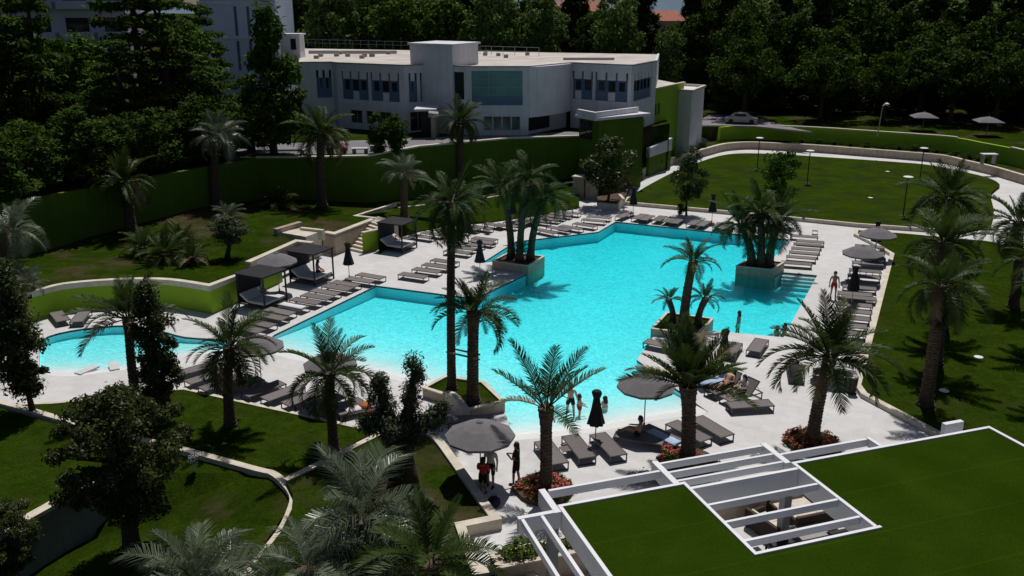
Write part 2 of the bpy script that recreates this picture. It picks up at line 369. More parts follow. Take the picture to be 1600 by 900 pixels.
# ---- pool basins
def seg_d(p, a, b):
    ab = b - a; t = max(0, min(1, (p - a).dot(ab) / ab.length_squared)); return (p - a - ab * t).length
def inside(poly, x, y):
    c = False; j = len(poly) - 1
    for i in range(len(poly)):
        a, b = poly[i], poly[j]
        if (a.y > y) != (b.y > y) and x < (b.x - a.x) * (y - a.y) / (b.y - a.y) + a.x: c = not c
        j = i
    return c
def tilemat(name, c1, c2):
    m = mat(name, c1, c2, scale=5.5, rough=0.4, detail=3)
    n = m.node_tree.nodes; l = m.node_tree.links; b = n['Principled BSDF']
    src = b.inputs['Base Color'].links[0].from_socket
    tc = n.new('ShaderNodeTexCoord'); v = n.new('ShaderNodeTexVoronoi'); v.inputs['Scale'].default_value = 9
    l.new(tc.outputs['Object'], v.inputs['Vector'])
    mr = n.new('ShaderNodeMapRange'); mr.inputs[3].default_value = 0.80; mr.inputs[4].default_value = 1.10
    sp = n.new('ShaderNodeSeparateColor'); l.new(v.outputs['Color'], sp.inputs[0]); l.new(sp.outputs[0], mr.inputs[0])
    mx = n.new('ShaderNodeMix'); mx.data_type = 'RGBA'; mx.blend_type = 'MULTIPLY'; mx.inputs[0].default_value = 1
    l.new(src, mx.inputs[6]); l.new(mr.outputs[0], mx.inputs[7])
    # the beach entries are paved in white stone, the deeper floor carries painted caustics
    sx = n.new('ShaderNodeSeparateXYZ'); l.new(tc.outputs['Object'], sx.inputs[0])
    mz = n.new('ShaderNodeMapRange'); mz.inputs[1].default_value = -.45; mz.inputs[2].default_value = -.16; l.new(sx.outputs[2], mz.inputs[0])
    m2 = n.new('ShaderNodeMix'); m2.data_type = 'RGBA'; m2.inputs[7].default_value = (.72, .73, .73, 1)
    l.new(mz.outputs[0], m2.inputs[0]); l.new(mx.outputs[2], m2.inputs[6]); l.new(m2.outputs[2], b.inputs['Base Color'])
    return m
TILE = tilemat('pool_tile_caustics', (0.70, 0.90, 0.90), (0.44, 0.82, 0.86))  # speckled floor tone imitates caustic light, painted into the tile colour
WALLTILE = mat('pool_wall_tile', (0.42, 0.72, 0.76), (0.38, 0.68, 0.73), scale=6, rough=.4)
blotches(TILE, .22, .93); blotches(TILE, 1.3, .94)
def basin(name, poly, beaches, depth, slope):
    xs = [p.x for p in poly]; ys = [p.y for p in poly]
    st = 0.4; nx = int((max(xs) - min(xs)) / st) + 5; ny = int((max(ys) - min(ys)) / st) + 5
    mb = MB(); x0 = min(xs) - 0.8; y0 = min(ys) - 0.8
    for j in range(ny):
        for i in range(nx):
            p = Vector((x0 + i * st, y0 + j * st, 0))
            d = min([seg_d(p, b[k], b[k + 1]) for b in beaches for k in range(len(b) - 1)])
            z = -depth * (1 - math.exp(-(d * slope) / depth))
            if not inside(poly, p.x, p.y) and d < 1.2: z = -0.03 - 0.05 * d
            mb.v.append((p.x, p.y, min(z, -0.012)))
    for j in range(ny - 1):
        for i in range(nx - 1):
            a = j * nx + i
            if any(inside(poly, x0 + (i + di) * st, y0 + (j + dj) * st) for di in (-1, 0, 1, 2) for dj in (-1, 0, 1, 2)):
                mb.f.append((a, a + 1, a + nx + 1, a + nx))
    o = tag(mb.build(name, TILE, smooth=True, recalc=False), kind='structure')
    w = MB(); n = len(poly)
    for i in range(n):
        a, b = poly[i], poly[(i + 1) % n]; d = (b - a).normalized(); off = Vector((d.y, -d.x, 0)) * 0.0
        w.add([(a.x, a.y, -0.03), (b.x, b.y, -0.03), (b.x, b.y, -depth - 0.3), (a.x, a.y, -depth - 0.3)], [(0, 1, 2, 3)])
    # walls set 4 mm inside the deck edge
    wall = w.build('pool_wall', WALLTILE, o, recalc=False)
    sl_ = MB()
    for i in range(n):
        a, b = poly[i], poly[(i + 1) % n]; m_ = (a + b) / 2
        if min(seg_d(m_, q[k], q[k + 1]) for q in beaches for k in range(len(q) - 1)) < .6: continue
        d = (b - a).normalized(); nn = Vector((-d.y, d.x, 0)); nn = nn if inside(poly, m_.x + nn.x * .05, m_.y + nn.y * .05) else -nn
        a2, b2 = a + nn * .006, b + nn * .006
        sl_.add([(a2.x, a2.y, -.03), (b2.x, b2.y, -.03), (b2.x, b2.y, -.115), (a2.x, a2.y, -.115)], [(0, 1, 2, 3)])
    sl_.build('overflow_slot', mat('dark_slot', (.03, .035, .04), rough=.6), o, recalc=False)
    return o
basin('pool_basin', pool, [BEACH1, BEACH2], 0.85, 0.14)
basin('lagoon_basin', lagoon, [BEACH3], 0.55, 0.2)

def water_mat():
    m = bpy.data.materials.new('pool_water'); m.use_nodes = True
    n = m.node_tree.nodes; l = m.node_tree.links; n.clear()
    out = n.new('ShaderNodeOutputMaterial')
    tr = n.new('ShaderNodeBsdfTransparent'); gl = n.new('ShaderNodeBsdfGlossy'); gl.inputs['Roughness'].default_value = 0.06
    fr = n.new('ShaderNodeFresnel'); fr.inputs['IOR'].default_value = 1.33
    tc = n.new('ShaderNodeTexCoord'); no = n.new('ShaderNodeTexNoise'); no.inputs['Scale'].default_value = 2.6; no.inputs['Detail'].default_value = 4; no.inputs['Distortion'].default_value = 0.6
    l.new(tc.outputs['Object'], no.inputs['Vector'])
    bp = n.new('ShaderNodeBump'); bp.inputs['Strength'].default_value = 0.6; bp.inputs['Distance'].default_value = 0.06
    l.new(no.outputs['Fac'], bp.inputs['Height']); l.new(bp.outputs[0], gl.inputs['Normal']); l.new(bp.outputs[0], fr.inputs['Normal'])
    mx = n.new('ShaderNodeMixShader'); l.new(fr.outputs[0], mx.inputs[0]); l.new(tr.outputs[0], mx.inputs[1]); l.new(gl.outputs[0], mx.inputs[2])
    l.new(mx.outputs[0], out.inputs['Surface'])
    ab = n.new('ShaderNodeVolumeAbsorption'); ab.inputs['Color'].default_value = (0.0, 0.945, 0.978, 1); ab.inputs['Density'].default_value = 0.78
    l.new(ab.outputs[0], out.inputs['Volume'])
    return m
WATER = water_mat(); WL = -0.08
def grow(poly, d):
    n = len(poly); out = []; ar = sum(poly[i].x * poly[(i + 1) % n].y - poly[(i + 1) % n].x * poly[i].y for i in range(n)); sg = 1 if ar > 0 else -1
    for i in range(n):
        a, b, c = poly[i - 1], poly[i], poly[(i + 1) % n]
        d1 = (b - a).normalized(); d2 = (c - b).normalized()
        nn = (Vector((d1.y, -d1.x, 0)) + Vector((d2.y, -d2.x, 0))).normalized() * sg
        out.append(b + nn * d)
    return out
for nm, poly, dp in (('pool_water', pool, -2.2), ('lagoon_water', lagoon, -1.6)):
    q = grow(poly, 0.03); n = len(q); tr_ = MB(); tr_.prism(q, dp, WL)
    # close the bottom with the same triangulation as the top
    tops = [f for f in tr_.f if len(f) == 3]
    tr_.f += [tuple(i + n for i in reversed(f)) for f in tops]
    o = tr_.build(nm, WATER, recalc=True); tag(o, kind='structure')

# ---- underwater steps on the right
st_ = thing('pool_steps', 'pale steps leading down into the pool beside the palm planter', 'steps', P(1250, 430))
e1 = (P(1277, 430) - P(1222, 425)).normalized(); e2 = Vector((e1.y, -e1.x, 0))
for k in range(4):
    b = MB(); a = P(1222, 425) + e2 * (0.35 * k); c = P(1277, 430) + e2 * (0.35 * k) 
    a = a + e1 * 0.02; c = c - e1 * 0.02
    b.prism([a, c, c + e2 * 0.35, a + e2 * 0.35], -1.5, -0.17 - 0.15 * k); b.build('step', DECK, st_, world=True)

# ---- lawns (raised sheets) and their stone kerbs
def lawn(name, pts, m, z0=-0.3): mb = MB(); mb.prism(pts, z0); return struct(name, mb, m)
def kerb(name, path, w, z0, label, m=COPING, side=0.0, cat='kerb'):
    mb = MB(); strip(mb, path, w, z0, side); return tag(mb.build(name, m), label, cat)

rl = [P(1338, 359, .16), P(1337, 366, .16), P(1360, 377, .16), P(1394, 397, .16), P(1380, 450, .16), P(1340, 602, .16), P(1350, 616, .16), P(1465, 677, .16)]
lawn('right_lawn', rl + [Vector((24, 20, .16)), Vector((70, 20, .16)), Vector((75, 55, .16)), P(1640, 392, .16), P(1582, 384, .16), P(1542, 376, .16), P(1410, 364, .16)], LAWN)
kerb('lawn_kerb', [p + Vector((0, 0, .06)) for p in rl] + [Vector((22.5, 25, .22))], 0.3, -0.05, 'cream stone kerb between right lawn and pool deck')
kerb('path_kerb', [P(x, y, .2) for x, y in ((1338, 359), (1410, 364), (1542, 376), (1582, 384), (1640, 392))], 0.16, -0.05, 'thin pale kerb along far edge of right lawn')
bl_front = [P(x, y, .25) for x, y in ((977, 316), (1112, 328), (1250, 341), (1340, 350), (1412, 355), (1500, 361), (1548, 352))]
bl_back = smooth_path([P(x, y, .25) for x, y in ((1548, 352), (1553, 330), (1548, 305), (1556, 295), (1562, 288), (1545, 278), (1505, 268), (1455, 258), (1400, 253), (1300, 246), (1200, 240), (1137, 241), (1087, 255), (1050, 270), (1012, 290), (985, 307), (977, 316))], 4)
lawn('back_lawn', bl_front + bl_back[1:-1], LAWN_BACK)
kerb('back_lawn_kerb', [p + Vector((0, 0, .06)) for p in bl_front[:-1]], 0.25, -0.05, 'straight cream kerb along the near side of the back lawn')

# curved low retaining wall behind the ring path
cw = smooth_path([P(x, y) for x, y in ((966, 303), (985, 288), (1010, 273), (1040, 261), (1070, 252), (1100, 244), (1130, 236), (1165, 233), (1200, 234), (1275, 238), (1350, 244), (1425, 250), (1475, 255), (1512, 264), (1550, 273), (1587, 284), (1640, 300), (1720, 325))], 3)
cwt = [Vector((p.x, p.y, 0.85)) for p in cw]
kerb('curved_garden_wall', cwt, 0.35, -0.1, 'low curved stone wall sweeping round the back lawn path', TRAV, cat='wall')
kerb('curved_wall_coping', [p + Vector((0, 0, .07)) for p in cwt], 0.42, 0.853, 'pale coping on the low curved wall round the back lawn', COPING, cat='coping')
# planting strip and steep green bank above it, up to the far kerb
def outw(p, d): v = Vector((p.x - 25, p.y - 75, 0)).normalized(); return Vector((p.x + v.x * d, p.y + v.y * d, 0))
sp_ = MB(); strip_in = [outw(p, .1) + Vector((0, 0, .72)) for p in cwt]; strip_out = [outw(p, 3.6) + Vector((0, 0, .78)) for p in cwt]
for i in range(len(cwt) - 1): sp_.add([strip_in[i], strip_in[i + 1], strip_out[i + 1], strip_out[i]], [(0, 1, 2, 3)])
struct('planting_strip', sp_, LAWN_ROUGH)
bank = [outw(p, 3.3) for p in cwt[18:]]
tag(strip(MB(), [p + Vector((0, 0, 2.55 if i > 1 else 2.5)) for i, p in enumerate(bank)], .4, -.2).build('green_bank_wall', IVY_LIME), 'long smooth green bank wall behind the back lawn path', 'wall')
kerb('bank_kerb', [p + Vector((0, .1, 2.66)) for p in bank[7:19]], .45, 2.553, 'white kerb on the middle stretch of the far green bank')
kerb('bank_kerb', [p + Vector((0, .1, 2.66)) for p in bank[24:]], .4, 2.553, 'white kerb on the right stretch of the far green bank')
ug = MB(); far = [outw(p, 3.5) + Vector((0, 0, 2.5)) for p in cwt[18:]]
ug.prism(far + [Vector((140, 90, 2.5)), Vector((900, 90, 2.5)), Vector((900, 2500, 2.5)), Vector((-900, 2500, 2.5)), Vector((-900, 140, 2.5)), Vector((20, 140, 2.5)), Vector((far[0].x, 120, 2.5))], -1.0)
struct('upper_ground', ug, LAWN_ROUGH)
rd = MB(); rd.prism([P(x, y, 2.57) for x, y in ((1080, 196), (1110, 178), (1150, 180), (1190, 186), (1245, 201), (1270, 206), (1180, 197), (1130, 196))], 2.4)
struct('service_road', rd, ASPHALT)

# ---- left terraces
YW = [(-220, 360), (37, 312), (120, 298), (225, 279), (300, 265), (400, 247), (500, 247), (575, 245), (657, 230), (800, 217), (930, 213)]
wt = [P(x, y, 5.05) for x, y in YW]
foot = [PD(x, y, w.y) for (x, y), w in zip(((-220, 445), (37, 397), (120, 372), (225, 345), (300, 325), (400, 313), (500, 313), (575, 317), (657, 310), (800, 293), (930, 270)), wt)]
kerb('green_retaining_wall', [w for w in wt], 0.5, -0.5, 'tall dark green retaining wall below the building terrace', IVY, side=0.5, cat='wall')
kerb('terrace_coping', [w + Vector((0, -.05, .14)) for w in wt[5:]], 0.45, 5.053, 'white coping along top of the tall green retaining wall', COPING, side=0.5, cat='coping')
tr = MB(); tr.prism([w + Vector((-.05, .25, -.06)) for w in wt] + [Vector((17, 96, 4.99)), Vector((19, 140, 4.99)), Vector((-400, 400, 4.99)), Vector((-400, 60, 4.99))], 0.0)
struct('building_terrace', tr, LAWN_ROUGH)
tp = MB(); tp.prism([P(x, y, 5.02) for x, y in ((360, 252), (400, 240), (480, 241), (575, 240), (648, 228), (800, 214), (925, 211), (930, 204), (640, 216), (420, 225), (370, 232))], 4.9)
struct('terrace_paving', tp, ASPHALT)
# planted slope in front of the wall
front = [P(x, y, z) for x, y, z in ((785, 305, .6), (665, 320, .75), (622, 324, .9), (612, 331, 1.0), (555, 337, 1.45), (586, 342, 1.5), (523, 366, 1.5), (504, 362, 1.55), (470, 352, 1.6), (432, 360, 1.7), (430, 366, 1.65), (455, 372, 1.6), (482, 379, 1.55), (464, 380, 1.55), (390, 410, 1.55), (398, 421, 1.5), (362, 433, 1.6), (327, 446, 1.68), (265, 437, 1.68), (200, 436, 1.68), (112, 442, 1.68), (67, 451, 1.68), (0, 470, 1.68), (-220, 530, 1.68))]
slope_poly = [f + Vector((0, 0.4, 0)) for f in foot] + [P(900, 300, .35)] + front
sl = MB(); sl.prism(slope_poly, -0.2); struct('planted_slope', sl, LAWN_ROUGH)
ml = MB(); ml.prism([P(x, y, z) for x, y, z in ((592, 394, .2), (625, 369, .12), (650, 362, .1), (700, 351, .1), (762, 347, .1), (850, 334, .1), (905, 324, .1), (905, 298, .5), (785, 304.5, .66), (665, 319, .8), (622, 325, .95), (600, 335, 1.2), (612, 346, 1.35), (596, 355, 1.35))], -0.2)
struct('middle_lawn', ml, LAWN)
kerb('slope_coping', [P(x, y, z) for x, y, z in ((622, 344, 1.3), (555, 336.5, 1.5), (618, 317, 1.2))], 0.28, 0.4, 'angled cream coping at corner of the upper slope above stairs')
kerb('slope_edging', [P(x, y, z) for x, y, z in ((622, 324, 1.0), (665, 319.5, .9))], 0.22, 0.2, 'short pale edging behind the tall thin palm')
kerb('slope_edging', [P(x, y, z) for x, y, z in ((755, 309.5, .75), (822, 298, .6))], 0.22, 0.1, 'short pale edging behind the palm cluster in the left planter')
# green low wall along the deck, left
lw = smooth_path([P(x, y, 1.72) for x, y in ((-220, 528), (0, 468), (67, 450), (112, 441), (200, 435), (265, 436), (327, 445))], 4) + [P(362, 432, 1.66), P(398, 420, 1.55), P(436, 405, 1.5)]
kerb('lime_garden_wall', [p - Vector((0, 0, .1)) for p in lw], 0.3, -0.1, 'low curved green wall behind the lagoon pool', IVY_LIME, cat='wall')
cp = MB()
strip(cp, lw, 0.36, 1.4); tag(cp.build('lime_wall_coping', COPING), 'cream coping on low curved green wall behind the lagoon', 'coping')

# two pale entry slabs at the lagoon edge
for k, (x, y, a, lab) in enumerate(((136, 578, 25, 'left pale entry slab dipping into the lagoon pool'), (178, 572, -28, 'right pale entry slab dipping into the lagoon pool'))):
    o = MB().box(-.22, .22, -.55, .55, -.05, .035).build('entry_slab', DECK); o.location = P(x, y); o.rotation_euler = (0, 0, R(-a)); tag(o, lab, 'slab', 'lagoon entry slabs')
# ---- stone walls, recess and staircase between cabanas
sw = [P(504, 362.5, 1.55), P(523, 366, 1.55), P(586, 342, 1.6)]
tag(strip(MB(), [p - Vector((0, 0, .1)) for p in sw], 0.4, -0.05, 0.5).build('stair_wall', TRAV), 'travertine wall with a corner beside the garden stairs', 'wall')
tag(strip(MB(), sw, 0.46, 1.3, 0.5).build('stair_wall_coping', COPING), 'cream coping on the travertine wall beside the garden stairs', 'coping')
uw = [P(390, 409, 2.0), P(464, 376.5, 2.0), P(486, 379, 2.0)]
tag(strip(MB(), [p - Vector((0, 0, .1)) for p in uw], 0.35, 1.0, 0.3).build('upper_stone_wall', TRAV), 'low travertine wall stepping up behind the open parasol', 'wall')
tag(strip(MB(), uw, 0.42, 1.85, 0.3).build('upper_wall_coping', COPING), 'cream coping of the low wall behind the open parasol', 'coping')
lb = [P(432, 358, 2.1), P(471, 346.5, 2.1)]
tag(strip(MB(), lb, 0.4, 1.2, 0.3).build('landing_wall', TRAV), 'short travertine wall at back of the beige landing', 'wall')
lr = [P(469, 355.5, 1.95), P(504, 359.5, 1.95)]
tag(strip(MB(), lr, 0.3, 1.2, 0.3).build('landing_parapet', COPING), 'cream parapet on the far side of the beige landing', 'wall')
ld = MB(); ld.prism([P(x, y, 1.78) for x, y in ((438, 363), (468, 356.5), (502, 361), (478, 370))], 0.0)
tag(ld.build('landing_slab', COPING), 'beige square landing slab above the dark gate', 'slab')
gt = thing('service_gate', 'dark grey gate panel below the beige landing', 'gate', P(491, 394))
a, b = P(480, 391), P(503, 394)
MB().add([a, b, b + Vector((0, 0, 1.7)), a + Vector((0, 0, 1.7)), a + Vector((.05, .1, 0)), b + Vector((.05, .1, 0)), b + Vector((.05, .1, 1.7)), a + Vector((.05, .1, 1.7))], [(0, 1, 2, 3), (5, 4, 7, 6), (3, 2, 6, 7), (0, 3, 7, 4), (1, 5, 6, 2)]).build('gate_panel', mat('slate_panel', (0.075, 0.07, 0.075), rough=.7), gt, world=True)
MB().tube([a + Vector((0, -.05, 0)), a + Vector((0, -.05, 1.75))], .05).build('gate_post', BLACKMET, gt, world=True)
MB().tube([b + Vector((0, -.05, 0)), b + Vector((0, -.05, 1.75))], .05).build('gate_post', BLACKMET, gt, world=True)

stairs = thing('stone_staircase', 'cream stone stairs climbing from the deck beside first-tier wall', 'stairs', P(555, 393))
A0, B0 = P(545, 391), P(566, 396)
A1, B1 = P(583, 345, 1.5), P(604, 352, 1.5)
NS = 9
for k in range(NS):
    t0, t1 = k / NS, (k + 1) / NS
    p = [A0.lerp(A1, t0), B0.lerp(B1, t0), B0.lerp(B1, t1), A0.lerp(A1, t1)]
    z = 1.5 * (k + 1) / NS
    MB().prism([(q.x, q.y) for q in p], -0.05, z).build('step', COPING, stairs, world=True)
MB().prism([P(x, y, 1.53) for x, y in ((583, 345), (604, 352), (622, 345), (590, 338))], 0.2).build('landing', COPING, stairs, world=True)
sideW = MB(); q0 = B0 + Vector((.05, 0, 0)); q1 = P(592, 389.5)
top0 = Vector((q0.x, q0.y, 1.5)); 
sideW.add([q0, q1, q1 + Vector((0, 0, 1.45)), top0, q0 + Vector((.1, .3, 0)), q1 + Vector((.1, .3, 0)), q1 + Vector((.1, .3, 1.45)), top0 + Vector((.1, .3, 0))], [(0, 1, 2, 3), (5, 4, 7, 6), (3, 2, 6, 7), (0, 3, 7, 4), (1, 5, 6, 2)])
tag(sideW.build('stair_side_wall', IVY_LIME), 'green side wall between the garden stairs and the cabana', 'wall')
tag(strip(MB(), [top0 + Vector((0, .1, .06)), q1 + Vector((0, .1, 1.52))], .3, 1.453).build('stair_side_coping', COPING), 'cream coping on green side wall of the garden stairs', 'coping')

# gate pillars at far left corner of deck
for k, (x, y, lab) in enumerate(((906, 309, 'left beige pillar of the far garden gate by the deck'), (926, 311, 'right beige pillar of the far garden gate by the tree'))):
    c = P(x, y); pl = thing('gate_pillar', lab, 'pillar', c, R(-25), 'pillars of the far gate')
    MB().box(-.55, .55, -.5, .5, 0, 1.95).build('shaft', TRAV, pl)
    MB().box(-.62, .62, -.57, .57, 1.953, 2.08).build('cap', COPING, pl)
ge = thing('garden_gate', 'brown gate leaf between the two beige pillars', 'gate', P(916, 310), R(-25))
MB().box(-.5, .5, .1, .16, .05, 1.8).build('gate_leaf', mat('brown_gate', (.20, .11, .06), rough=.7), ge)
rb = [P(x, y, .55) for x, y in ((934, 316), (965, 319), (975, 311), (968, 303))]
tag(strip(MB(), rb, .25, -.05).build('tree_bed_kerb', COPING), 'low cream kerb round the planting bed at the far path', 'kerb')
tag(MB().prism([P(934, 316, .45), P(965, 319, .45), P(975, 311, .45), P(985, 288, .5), P(1005, 272, .55), P(990, 262, .6), P(930, 285, .5)], -.1).build('planting_bed', SOIL), kind='structure')

# ---- pool planters
def ring_planter(name, label, corners, h, w, soil_drop=.12, m=TRAV, z0=-.9, soil_m=SOIL):
    c = sum(corners, Vector()) / len(corners)
    t = thing(name, label, 'planter', (c.x, c.y, 0))
    pts = [Vector((p.x, p.y, h)) for p in corners]
    ins = grow(pts, -w)
    MB().prism(pts, z0, h - .06, holes=[ins]).build('wall', m, t, world=True)
    o2 = grow(pts, .03); i2 = grow(pts, -w - .02)
    mb = MB(); mb.prism(o2, h - .057, h, holes=[i2]); mb.build('coping', COPING, t, world=True)
    MB().prism(grow(pts, -w + .01), z0, h - soil_drop).build('soil', soil_m, t, world=True)
    return t
def rect(c0, c1, c2): return [c0, c1, c2, c0 + (c2 - c1)]
ring_planter('pool_planter', 'raised stone planter with palms at the left pool peninsula', rect(P(769, 407, .6), P(825, 415, .6), P(851, 400, .6)), .6, .16)
ring_planter('pool_planter', 'raised stone planter with palms at the right pool corner', rect(P(1150, 415, .6), P(1207, 421, .6), P(1226, 409, .6)), .6, .16)
ring_planter('pool_planter', 'low stone planter with three palms in the middle of pool edge', [P(1041, 487, .4), P(1115, 497, .4), P(1092, 522, .4), P(1017, 513, .4)], .4, .18, soil_m=LAWN_ROUGH)
pa = [P(660, 605, .5), P(695, 586, .5), P(757, 595, .5), P(789, 627, .5), P(730, 640, .5), P(712, 622, .5)]
ring_planter('pool_planter', 'stone planter with the tall palm pair at pool edge', pa, .5, .2, .1, soil_m=LAWN_ROUGH)
cv = smooth_path([P(697, 611, .55), P(708, 615, .72), P(719, 626, .68), P(729, 641, .5)], 4)
tag(strip(MB(), cv, .32, -.02).build('planter_swoop_wall', COPING), 'curved cream wall sweeping down beside the tall palm planter', 'wall')

# ---- near left lawns and copings
lawn('pool_side_lawn', [P(x, y, .06) for x, y in ((28, 632), (82, 630), (160, 623), (205, 615), (288, 608), (400, 633), (470, 648), (585, 675), (445, 748), (415, 733), (282, 699), (175, 674), (125, 661))], LAWN)
tag(strip(MB(), [P(x, y, .1) for x, y in ((28, 631), (82, 629), (160, 622), (205, 614), (288, 607), (400, 632), (470, 647), (590, 674), (640, 682))], .2, -.05).build('deck_edging', COPING), 'narrow pale edging between the near lawn and sunbed deck', 'kerb')
tag(strip(MB(), smooth_path([P(x, y, .14) for x, y in ((-120, 603), (7, 629), (125, 662), (175, 675), (282, 700), (400, 732), (425, 738), (443, 752), (458, 772), (456, 792), (438, 830), (400, 876), (360, 925))], 3), .3, -1.0).build('garden_wall_coping', COPING), 'long curving cream coping dividing the near left lawns', 'coping')
tag(strip(MB(), [P(x, y, .36) for x, y in ((446, 749), (597, 675), (640, 668))], .26, -.2).build('bed_coping', COPING), 'straight cream coping from curved wall towards the olive tree', 'coping')
tag(strip(MB(), smooth_path([P(x, y, .42) for x, y in ((636, 676), (655, 671), (673, 676), (687, 689), (704, 712))], 3) + [P(755, 783, .42), P(774, 808, .42), P(719, 819, .42), P(745, 892, .42), P(819, 880, .42), P(834, 905, .42)], .34, -.2).build('bed_wall', COPING), 'cream wall zigzagging round the near olive and palm bed', 'wall')
lawn('olive_bed_lawn', [P(x, y, .3) for x, y in ((446, 750), (597, 676), (650, 673), (672, 679), (687, 691), (755, 785), (770, 806), (716, 818), (742, 894), (815, 882), (850, 940), (300, 1000), (380, 905), (438, 832), (456, 795), (458, 774))], LAWN_ROUGH, -.6)
lawn('near_left_lawn', [P(x, y, .1) for x, y in ((-160, 600), (0, 637), (115, 671), (170, 685), (150, 755), (110, 771), (0, 832), (-200, 930))], LAWN, -2.5)
gw = [P(x, y, .35) for x, y in ((-220, 940), (0, 831), (110, 770), (160, 748))]
tag(strip(MB(), [p - Vector((0, 0, .1)) for p in gw], .3, -2.6).build('grey_garden_wall', GREYWALL), 'grey rendered wall stepping down below the near left lawn', 'wall')
tag(strip(MB(), gw, .4, .2).build('grey_wall_coping', COPING), 'cream coping on the grey wall below the near left lawn', 'coping')
lawn('lower_lawn', [P(160, 740, -.3), P(282, 705, -.05), P(400, 738, -.05), P(437, 756, -.05), P(454, 778, -.05), P(450, 795, -.1), P(395, 876, -.4), P(330, 960, -.6), P(100, 1050, -1.9), P(-120, 1040, -2.0), P(0, 905, -1.9), P(150, 840, -1.6)], LAWN_ROUGH, -3.2)

# ================================================================== BUILDING
ZR, ZT = 11.6, 5.0
def roofY(px, py): # depth at which the eaves show at this row
    return P(px, py, ZR).y
def E(px, Y): q = PD(px, 150, Y); return Vector((q.x, Y, 0))
def fac(parent, p0, p1, z0, z1, holes=(), th=.25, m=WHITE, name='wall'):
    d = (p1 - p0); L = d.length; d = d / L; nn = Vector((d.y, -d.x, 0))  # outward = towards the camera
    us = sorted({0, L, *[h[0] for h in holes], *[h[1] for h in holes]}); zs = sorted({z0, z1, *[h[2] for h in holes], *[h[3] for h in holes]})
    mb = MB()
    for i in range(len(us) - 1):
        j = 0
        while j < len(zs) - 1:
            um = (us[i] + us[i + 1]) / 2
            def solid(jj): 
                zm = (zs[jj] + zs[jj + 1]) / 2
                return not any(h[0] < um < h[1] and h[2] < zm < h[3] for h in holes)
            if not solid(j): j += 1; continue
            j2 = j
            while j2 + 1 < len(zs) - 1 and solid(j2 + 1): j2 += 1
            M = Matrix((( d.x, -nn.x, 0, p0.x), (d.y, -nn.y, 0, p0.y), (0, 0, 1, 0), (0, 0, 0, 1)))
            mb.box(us[i], us[i + 1], 0, th, zs[j], zs[j2 + 1], M)
            j = j2 + 1
    o = mb.build(name, m, parent, world=True)
    M = Matrix(((d.x, -nn.x, 0, p0.x), (d.y, -nn.y, 0, p0.y), (0, 0, 1, 0), (0, 0, 0, 1)))
    return M, L
def panel(parent, M, u0, u1, z0, z1, dep, m, name, th=.04):
    mb = MB(); mb.box(u0, u1, dep, dep + th, z0, z1, M); return mb.build(name, m, parent, world=True)
hotel = thing('hotel_annex', 'long white two-storey building with blue window bands on the terrace', 'building', (0, 90, ZT))
def slot_group(M, u0, u1, n, whites=(), ztop=10.75, zmid=10.0, zbot=7.95):
    """blue window band with tall narrow slots above, set into the wall"""
    w = (u1 - u0); sw = .24
    holes = [(u0, u1, zbot, zmid)]
    cs = [u0 + sw / 2 + (w - sw) * k / (n - 1) for k in range(n)]
    for c in cs: holes.append((c - sw / 2, c + sw / 2, zmid - .01, ztop))
    return holes, cs
def fill_group(M, u0, u1, cs, whites=(), ztop=10.75, zmid=10.0, zbot=7.95):
    panel(hotel, M, u0 - .05, u1 + .05, zbot - .05, zmid + .02, .2, BLUE, 'window_band')
    for k, c in enumerate(cs): panel(hotel, M, c - .15, c + .15, zmid + .03, ztop + .05, .2, GLASS, 'slot_window')
    for k in range(len(cs) - 1):
        a, b = cs[k] + .2, cs[k + 1] - .2
        fr = panel(hotel, M, a, b, zbot + .95, zmid - .12, .15, BLACKMET if k % 2 else BLUE, 'window')
        panel(fr, M, a + .06, b - .06, zbot + 1.0, zmid - .17, .13, GLASS, 'pane', .018)
        if k in whites: panel(hotel, M, a - .02, b + .02, zbot + .02, zbot + .85, .14, WHITE, 'spandrel')
corners = [(470, 96.5), (522, 96), (528, 97), (632, 101), (672, 99.5), (708, 102), (735, 103), (826, 103), (892, 97), (985, 101), (1024, 94)]
C = [E(x, roofY(x, y)) for x, y in corners]
# left wing stub
def slots_fac(p0, p1, groups, ground):
    L = (p1 - p0).length; holes = []; info = []
    for (a, b, n, wh) in groups:
        h, cs = slot_group(None, a * L, b * L, n); holes += h; info.append((a * L, b * L, cs, wh))
    for (a, b, z0, z1) in ground: holes.append((a * L, b * L, z0, z1))
    M, L = fac(hotel, p0, p1, ZT - 1.5, ZR - .12, holes)
    for a, b, cs, wh in info: fill_group(M, a, b, cs, wh)
    for (a, b, z0, z1) in ground:
        f = panel(hotel, M, a * L - .03, b * L + .03, z0 - .03, z1 + .03, .18, METAL, 'window')
        k = max(1, round((b - a) * L / .9)); w = (b - a) * L / k
        for q in range(k): panel(f, M, a * L + q * w + .05, a * L + (q + 1) * w - .05, z0 + .05, z1 - .05, .15, GLASS, 'pane', .025)
    return M, L
slots_fac(C[0], C[1], [(.5, .95, 3, ())], [])
fac(hotel, C[1], C[2], ZT - 1.5, ZR - .12)
slots_fac(C[2], C[3], [(.07, .475, 4, (1,)), (.51, .93, 4, (1,))], [(.18, .36, 5.6, 6.9), (.42, .52, 5.6, 6.9), (.6, .8, 5.6, 6.9)])
slots_fac(C[3], C[4], [(.18, .5, 2, ()), (.62, .95, 2, ())], [(.2, .85, 5.1, 7.0)])
fac(hotel, C[4], C[5], ZT - 1.5, ZR - .12)
M, L = fac(hotel, C[5], C[6], ZT - 1.5, ZR - .12, [(.1, (C[6] - C[5]).length * .65, 8.4, 11.0)])
panel(hotel, M, .05, L * .66, 8.35, 11.05, .15, GLASS, 'window')
L = (C[7] - C[6]).length
